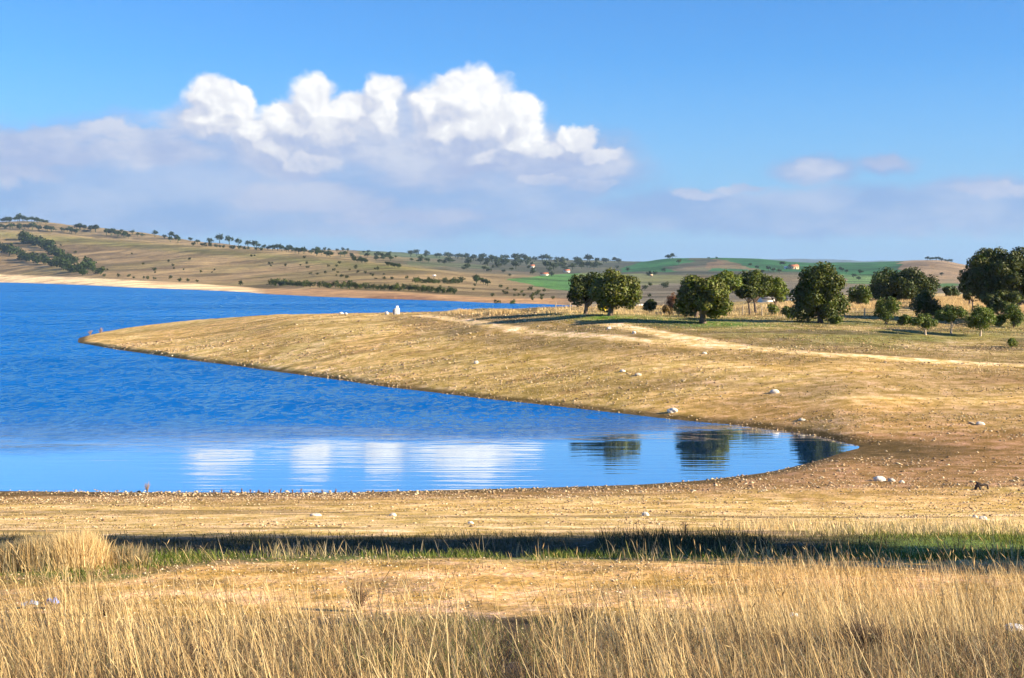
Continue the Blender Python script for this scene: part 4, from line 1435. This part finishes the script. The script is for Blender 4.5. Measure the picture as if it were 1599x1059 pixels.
def by_box(x0, y0, x1, y1, Y, z, frac=.6):
    s = Y / F
    return (x1 - x0) * s, (y1 - y0) * s * frac, (y1 - y0) * s * (1 - frac)


x_, y_, z_ = near_loc(1196, 232)
house((x_, y_, float(zray(478, 232))), 1.9, 3, 1.25, .35, 'white walled shed half hidden between two oaks', M_white, M_darkroof, R(8), 'shed', 'shed', wins=0, door=False)
x_, y_, z_ = near_loc(1232, 240)
house((x_, y_, float(zray(480, 240))), 1.7, 3, 1.5, .4, 'blue grey shed hidden behind the left side of the tall oak', M_bluewall, M_darkroof, R(-20), 'shed', 'shed', wins=0, door=True)
x_, y_, z_ = near_loc(997, 225)
house((x_, y_, float(zray(487, 225))), 1.5, 1.6, .55, .55, 'tiny white hut between the leftmost oaks and a dark bush', M_white, M_white, R(25), 'hut', 'hut', wins=0, door=False, over=.05)


def far_house(px, py, wpx, hpx, label, wall, roofm, rot=0, chimney=False, wins=2, frac=.62, name='house'):
    X, Y, Z = hill_hit(px, py)
    s = Y / F
    house((X, Y, Z), wpx * s, wpx * s * .55, hpx * s * frac, hpx * s * (1 - frac), label, wall, roofm, rot, name, 'house', wins=wins, chimney=chimney)


far_house(1239, 420, 15, 6.5, 'red roofed farmhouse on the right green hillside', M_ochre, M_roof, R(6), True, 3)
far_house(1227, 420, 4.5, 4, 'small pale outbuilding left of the red roofed farmhouse', M_white, M_white, R(6), wins=1)
far_house(831, 418, 7, 4.5, 'white farmhouse among trees on the middle skyline', M_white, M_roof, R(10))
far_house(850, 430, 12, 4, 'long white farmhouse with reddish roof above the green field', M_white, M_roof, R(-5), wins=3)
far_house(885, 425, 9, 4, 'reddish roofed house right of the long white farmhouse', M_white, M_roof, R(12))
far_house(1017, 432, 4, 3.5, 'tiny yellowish hut alone in the pale green field', M_ochre, M_ochre, 0, wins=1, name='hut')
far_house(678, 432, 4, 2.5, 'tiny white hut on the far slope above the left shore', M_white, M_white, 0, wins=1, name='hut')


# ------------------------------------------------------------------ wire fence behind the oaks
M_post = m_plain('weathered_wood', (.40, .32, .22), .9, .25, 12, .3)
M_wire = m_plain('wire', (.25, .24, .22), .5, .1, 5)


def build_fence(pts, label, posts_per=26):
    us = np.arange(pts[0][0], pts[-1][0], posts_per)
    vs = np.interp(us, [p[0] for p in pts], [p[1] for p in pts])
    P = [ground_hit(float(u) + random.Random(int(u)).uniform(-3, 3), float(v)) for u, v in zip(us, vs)]
    o0 = P[0]
    r = empty('wire_fence', o0, label, 'fence')
    loc = []
    for k, (x, y, z) in enumerate(P):
        rr = random.Random(k)
        dx, dy = rr.uniform(-.06, .06), rr.uniform(-.05, .05)
        h = 1.05 + rr.uniform(-.12, .12)
        q = np.array((x - o0[0], y - o0[1], z - o0[2]))
        V, Q, T = tube([q + [0, 0, -.3], q + [dx * .5, dy * .5, h * .5], q + [dx, dy, h]], [.075, .07, .06], 6)
        mesh_np('post', V, [Q, T], M_post, r)
        loc.append((q, dx, dy, h))
    for f in (.35, .62, .92):
        V, Q, T = tube([q + [dx * f, dy * f, h * f] for q, dx, dy, h in loc], [.012] * len(loc), 4)
        mesh_np('wire', V, [Q, T], M_wire, r)


build_fence([(868, 484), (960, 487), (1050, 489)], 'wire fence with wooden posts behind the leftmost oaks', 24)
build_fence([(1158, 492), (1240, 495), (1375, 497), (1410, 498)], 'wire fence with wooden posts around the tall dense oak', 32)


# ------------------------------------------------------------------ litter and a burnt branch
def f_lit(c):
    return m_plain('crumpled_plastic', c, .35, .12, 8)


def litter(px, py, wpx, hpx, col, label, cat, name, seed):
    rg = np.random.default_rng(seed)
    X, Y, Z = ground_hit(px, py)
    s = Y / F
    n = 7
    g = np.linspace(-1, 1, n)
    x, y = np.meshgrid(g, g)
    x = x + rg.normal(0, .09, x.shape); y = y + rg.normal(0, .09, y.shape)
    z = (1 - np.hypot(x, y) ** 2 * .45) * .55 + rg.normal(0, .13, x.shape)
    top = np.stack([x * wpx * s / 2, y * wpx * s / 2.5, np.maximum(z, .0) * hpx * s + .01], -1).reshape(-1, 3)
    Ft = grid_faces(n, n)
    bot = top * [1, 1, 1] - [0, 0, .006]
    o = mesh_np(name, np.concatenate([top, bot]), [np.concatenate([Ft, Ft[:, ::-1] + n * n])], f_lit(col), loc=(X, Y, Z + .04))
    tag(o, label, cat)


litter(82, 951, 19, 17, (.12, .25, .75), 'crumpled bright blue plastic wrapper on the sandy strip at left', 'litter', 'plastic_wrapper', 1)
litter(48, 951, 26, 9, (.35, .40, .52), 'grey blue torn plastic left of the bright blue wrapper', 'litter', 'plastic_scrap', 2)
litter(1584, 996, 30, 20, (.86, .87, .90), 'crumpled white paper in the grass at the right edge', 'litter', 'paper_scrap', 3)
litter(1098, 998, 20, 12, (.80, .80, .80), 'small white paper scrap in the grass right of centre', 'litter', 'paper_scrap', 4)
litter(1240, 970, 14, 9, (.78, .76, .72), 'faded pale paper scrap farthest back in the grass', 'litter', 'paper_scrap', 5)


def build_branch():
    X, Y, Z = ground_hit(1534, 765)
    k = Y / F
    pts = [(-11, 0, 0), (-9, 0, 6), (-6, 0, 9), (-1, 0, 7), (4, .0, 8), (8, 0, 7), (9, 0, 0)]
    tb = [tube([(a * k, b, c * k) for a, b, c in pts], [.05, .07, .085, .06, .055, .05, .035], 7),
          tube([(-6 * k, 0, 8 * k), (-8 * k, .1, 11 * k), (-9 * k, .12, 12 * k)], [.05, .035, .02], 6),
          tube([(-6 * k, 0, 7 * k), (-5 * k, -.12, 3 * k), (-5 * k, -.18, 0)], [.05, .045, .03], 6)]
    V, Fs = join_t(tb)
    o = mesh_np('burnt_branch', V, Fs, m_plain('charred_wood', (.03, .022, .018), .8, .3, 20), loc=(X, Y, Z))
    tag(o, 'black bent branch lying on the near shore at right', 'branch')


build_branch()

# ------------------------------------------------------------------ oaks on the rise to the right, whose long shadow falls across the hollow
def side_tree(x, y, w, h, seed, label, n=9000):
    rg = np.random.default_rng(seed)
    z = float(near_z(x, y))
    root = empty('holm_oak', (x, y, z), label, 'tree', 'oaks beside the camera')
    C, r = crown_clumps(w / 2, w / 2, h * .46, rg, 40, .95, .32, (.35, .85))
    C = C + [0, 0, h * .52]
    V, Q, col = leaves(C, r, n, .3, (.055, .07, .02), rg)
    mesh_np('crown', V, [Q], M_leaf, root, col)
    tb = [tube([(0, 0, -.3), (0, 0, h * .3)], [.3, .22], 8)] + [tube([(0, 0, h * .25), C[j] * [.5, .5, .7], C[j]], [.14, .09, .03], 6) for j in range(8)]
    V, Fs = join_t(tb)
    mesh_np('trunk', V, Fs, M_bark, root)


side_tree(17.5, 24.2, 8.0, 9.6, 201, 'large oak just outside the right edge casting the long shadow', 15000)
side_tree(27.0, 21.6, 9.0, 13.4, 202, 'taller oak farther right outside the photo', 22000)
side_tree(15.4, 19.9, 6.6, 7.4, 203, 'low oak nearest the camera outside the right edge', 6000)


# ------------------------------------------------------------------ far trees and bushes on the hills
def make_proto(seed, bushy, nleaf=170):
    rg = np.random.default_rng(seed)
    cz = .5 if bushy else .60
    ch = .5 if bushy else .40
    C, r = crown_clumps(.5, .5, ch, rg, 12, .9 if bushy else .45, .34, (.35, .75))
    C = C + [0, 0, cz]
    V, Q, col = leaves(C, r, nleaf, .17, (1, 1, 1), rg)
    tv, tq, tt = tube([(0, 0, -.25), (0, 0, .15), (.02, 0, .5)], [.05, .04, .03], 5)
    n = len(V)
    V = np.concatenate([V, tv]); col = np.concatenate([col, np.full((len(tv), 3), 1.4)])
    me_o = mesh_np('proto', V, [Q, tq + n, tt + n], M_fleaf, colors=col)
    me = me_o.data
    bpy.data.objects.remove(me_o)
    return me


def f_fleaf(t, b, out):
    c = attr(t)
    i = t.n.new('ShaderNodeObjectInfo')
    base = t.mix(1.0, c, i.outputs['Color'], 'MULTIPLY')
    t.put(b.inputs['Base Color'], base)
    b.inputs['Roughness'].default_value = .8
    b.inputs['Specular IOR Level'].default_value = .1


M_fleaf = mat('far_foliage', f_fleaf)
P_tree = [make_proto(300 + k, False) for k in range(6)]
P_bush = [make_proto(320 + k, True) for k in range(6)]
RR = random.Random(5)


def along(pts, n, jx=3, jy=1.0):
    ls = [math.hypot(b[0] - a[0], b[1] - a[1]) for a, b in zip(pts[:-1], pts[1:])]
    tot = sum(ls); out = []
    for k in range(n):
        d = (k + .5) / n * tot
        for (a, b), l in zip(zip(pts[:-1], pts[1:]), ls):
            if d <= l: break
            d -= l
        f = d / max(l, 1e-6)
        out.append((a[0] + (b[0] - a[0]) * f + RR.uniform(-jx, jx), a[1] + (b[1] - a[1]) * f + RR.uniform(-jy, jy)))
    return out


def scatter(poly, n):
    xs = [p[0] for p in poly]; ys = [p[1] for p in poly]; out = []
    while len(out) < n:
        x, y = RR.uniform(min(xs), max(xs)), RR.uniform(min(ys), max(ys))
        if in_poly(np.array([x]), np.array([y]), poly)[0]: out.append((x, y))
    return out


def plant(pts, size, protos, label, cat, group, color=(.035, .045, .018), asp=(.65, .95), name=None):
    for (px, py) in pts:
        X, Y, Z = hill_hit(px, py)
        s = Y / F
        w = RR.uniform(*size) * s * 1.25
        o = bpy.data.objects.new(name or ('oak_tree' if cat == 'tree' else 'bush'), RR.choice(protos))
        COL.objects.link(o)
        o.location = (X, Y, Z - .05 * w)
        h = w * RR.uniform(*asp)
        o.scale = (w, w, h)
        o.rotation_euler.z = RR.uniform(0, 6.28)
        k = RR.uniform(.7, 1.35)
        o.color = (color[0] * k, color[1] * k, color[2] * k, 1)
        tag(o, label, cat, group)


DG = (.026, .042, .014)
plant(along([(2, 348), (35, 345), (72, 350)], 16, 2, 1), (7, 12), P_tree, 'dark oak in the thicket on the topmost left skyline', 'tree', 'thicket on the topmost left skyline', DG)
plant(along([(0, 357), (60, 360), (84, 362)], 14), (7, 12), P_tree, 'dark oak in the lower row under the left skyline thicket', 'tree', 'lower row under the skyline thicket', DG)
plant(along([(96, 362), (122, 367)], 5), (8, 12), P_tree, 'dark oak right of the lower row near the hut ridge', 'tree', 'oaks right of the lower row', DG)
plant(along([(118, 358), (152, 362)], 9), (7, 11), P_tree, 'blue dark oak in the second clump on the left skyline', 'tree', 'second clump on the left skyline', DG)
plant(along([(165, 366), (205, 373)], 8), (7, 12), P_tree, 'oak in the small row below the pale summit', 'tree', 'row below the pale summit', DG)
plant(along([(186, 363), (224, 371)], 5), (5, 9), P_tree, 'small oak on the slope of the pale summit', 'tree', 'small oaks on the pale summit', (.05, .07, .035))
plant([(242, 370), (257, 373), (268, 373), (275, 373), (297, 377), (308, 381), (266, 378), (278, 379)], (7, 11), P_tree, 'oak right of the pale summit where the crest dips', 'tree', 'oaks where the crest dips', DG)
plant([(328, 382), (343, 380), (358, 382), (372, 382), (387, 386), (397, 388)], (10, 14), P_tree, 'large round oak in the spaced row on the brown crest', 'tree', 'spaced row of round oaks on the crest', DG, (.8, 1.0))
plant(along([(300, 383), (410, 392)], 14, 3, .6), (5, 9), P_bush, 'low bush along the brown crest between the round oaks', 'bush', 'low bushes along the crest', DG)
plant(along([(404, 388), (424, 390), (520, 402)], 24, 3, 1.6), (7, 12), P_tree, 'oak in the dense line right of the spaced round oaks', 'tree', 'dense line on the right end of the crest', DG)
plant(along([(482, 393), (548, 393.5)], 7, 2, .3), (5, 7), P_tree, 'tiny lone oak standing against the sky left of centre', 'tree', 'tiny oaks on the left centre skyline', DG)
plant([(568, 396), (575, 396), (590, 397), (609, 398)], (5, 7), P_tree, 'tiny oak on the smooth green skyline left of centre', 'tree', 'tiny oaks on the green skyline', DG)
plant(scatter([(520, 398), (640, 403), (700, 412), (560, 408)], 26), (5, 10), P_tree, 'blue green oak in the belt below the left centre skyline', 'tree', 'belt below the left centre skyline', (.04, .06, .03))
plant(along([(550, 408), (575, 411)], 8, 2, 1), (6, 10), P_tree, 'oak in the dark clump on the shoulder of the brown hill', 'tree', 'dark clump on the shoulder of the hill', DG)
plant(along([(600, 414), (625, 420)], 8, 2, 1), (6, 9), P_tree, 'oak in the lower dark clump on the right end of the hill', 'tree', 'lower dark clump at the hill end', DG)
plant(along([(640, 400), (740, 406), (860, 409), (970, 411)], 38, 4, 1.2), (7, 13), P_tree, 'blue dark oak on the far central skyline', 'tree', 'oaks on the far central skyline', (.03, .045, .028))
plant(scatter([(700, 408), (900, 412), (960, 420), (780, 426), (700, 418)], 60), (6, 13), P_tree, 'oak scattered on the hazy central slopes', 'tree', 'oaks scattered on the hazy central slopes', (.035, .05, .028))
plant(along([(738, 440), (762, 446)], 7, 3, 1.2), (8, 12), P_tree, 'dark oak at the left edge of the green central field', 'tree', 'oaks beside the green central field', DG)
plant([(1046, 405), (1050, 404), (1042, 405), (1060, 413)], (6, 10), P_tree, 'dark oak on the left summit of the green hill', 'tree', 'oaks on the left summit', DG)
plant([(1107, 405), (1119, 405)], (4, 5), P_tree, 'tiny bush like oak on the skyline of the green hill', 'tree', 'pair on the green skyline', DG)
plant([(1172, 416), (1182, 420), (1200, 423), (1208, 425), (1217, 427), (1221, 416), (1190, 428)], (6, 10), P_tree, 'oak on the hillside left of the farmhouse', 'tree', 'oaks left of the farmhouse', (.035, .05, .025))
plant(along([(1445, 407), (1462, 407), (1486, 411)], 9, 1.5, .4), (5, 8), P_tree, 'oak in the row along the brown right summit', 'tree', 'row on the brown right summit', DG)
plant([(1315, 424), (1322, 427), (1343, 429), (1366, 429), (1333, 434), (1341, 438), (1344, 450), (1312, 423), (1470, 431)], (6, 9), P_tree, 'lone oak in the green fields of the right hill', 'tree', 'lone oaks in the right fields', DG)
# bushes
plant(along([(32, 376), (52, 383), (78, 392)], 18, 4, 2.5), (12, 18), P_bush, 'bush in the upper dark gully line on the left hill', 'bush', 'upper gully line on the left hill', DG)
plant(along([(0, 391), (40, 405), (90, 418), (134, 429)], 34, 4, 3), (12, 18), P_bush, 'bush in the long dark gully line on the left hill', 'bush', 'long gully line on the left hill', DG)
plant(along([(76, 396), (118, 412)], 14, 3, 2.5), (11, 17), P_bush, 'bush in the middle gully line of the left hill', 'bush', 'middle gully line on the left hill', DG)
plant(along([(130, 417), (154, 427)], 9, 5, 4), (11, 17), P_bush, 'bush in the clump at the foot of the left gully', 'bush', 'clump at the foot of the gully', (.035, .055, .02))
plant(along([(165, 431), (320, 440)], 12, 9, 1.5), (4, 7), P_bush, 'small bush scattered just above the pale beach', 'bush', 'small bushes above the pale beach', (.05, .06, .025))
plant([(281, 440), (376, 446), (241, 423)], (6, 8), P_bush, 'lone dark bush standing out above the pale beach', 'bush', 'lone bushes above the beach', DG)
plant(scatter([(0, 372), (130, 385), (300, 400), (420, 432), (160, 425), (0, 385)], 26), (3, 5), P_bush, 'tiny bush dotted over the left brown slope', 'bush', 'bushes dotted over the left slope', (.06, .06, .025))
plant(scatter([(390, 400), (470, 402), (580, 416), (660, 440), (560, 438), (420, 425)], 38), (3.5, 6), P_bush, 'tiny dark bush dotted over the middle brown slope', 'bush', 'bushes dotted over the middle slope', (.045, .05, .02))
HD = (.045, .062, .022)
plant(along([(420, 446), (488, 448)], 14, 2, .8), (9, 13), P_bush, 'bush in the leftmost dark hedge along the far shore', 'bush', 'leftmost hedge along the far shore', HD)
plant(along([(498, 449), (560, 451), (626, 454)], 22, 2, .8), (9, 13), P_bush, 'bush in the middle dark hedge along the far shore', 'bush', 'middle hedge along the far shore', HD)
plant(along([(628, 454), (712, 459)], 15, 2, .8), (8, 12), P_bush, 'bush in the right lower hedge along the far shore', 'bush', 'right lower hedge along the far shore', HD)
plant(along([(645, 443), (722, 442)], 14, 2, .8), (8, 11), P_bush, 'bush in the right upper hedge above the far shore', 'bush', 'right upper hedge above the far shore', HD)
plant(scatter([(740, 446), (860, 456), (870, 468), (790, 470), (720, 462)], 24), (4, 8), P_bush, 'bush scattered round the end of the far shore', 'bush', 'bushes round the end of the far shore', (.06, .07, .03))
plant(scatter([(900, 440), (960, 438), (1050, 444), (1050, 466), (900, 466)], 18), (6, 12), P_bush, 'bluish bush in the low ground behind the leftmost oaks', 'bush', 'bushes in the low ground behind the oaks', (.05, .065, .04))
plant(scatter([(640, 410), (960, 414), (1060, 425), (1060, 436), (760, 434)], 24), (5, 10), P_bush, 'blue green scrub bush on the far central plain', 'bush', 'scrub on the far central plain', (.03, .045, .028))
plant([(776, 474), (800, 477)], (8, 11), P_bush, 'dark bush at the waterline right end of the far shore', 'bush', 'bushes at the far waterline', HD)


# ------------------------------------------------------------------ air: thin haze over the whole valley
def build_haze():
    m = bpy.data.materials.new('haze_air')
    m.use_nodes = True
    t = m.node_tree
    t.nodes.clear()
    out = t.nodes.new('ShaderNodeOutputMaterial')
    v = t.nodes.new('ShaderNodeVolumePrincipled')
    v.inputs['Color'].default_value = (.50, .74, 1.0, 1)
    v.inputs['Density'].default_value = HAZE
    v.inputs['Anisotropy'].default_value = .2
    t.links.new(v.outputs[0], out.inputs['Volume'])
    V, Fs = boxes([box_v(0, 2390, -6, 11400, 5200, 122)])
    o = mesh_np('haze', V, Fs, m)
    tag(o, 'thin blue haze over the whole valley', 'haze', kind='stuff')


HAZE = 0.000058
build_haze()
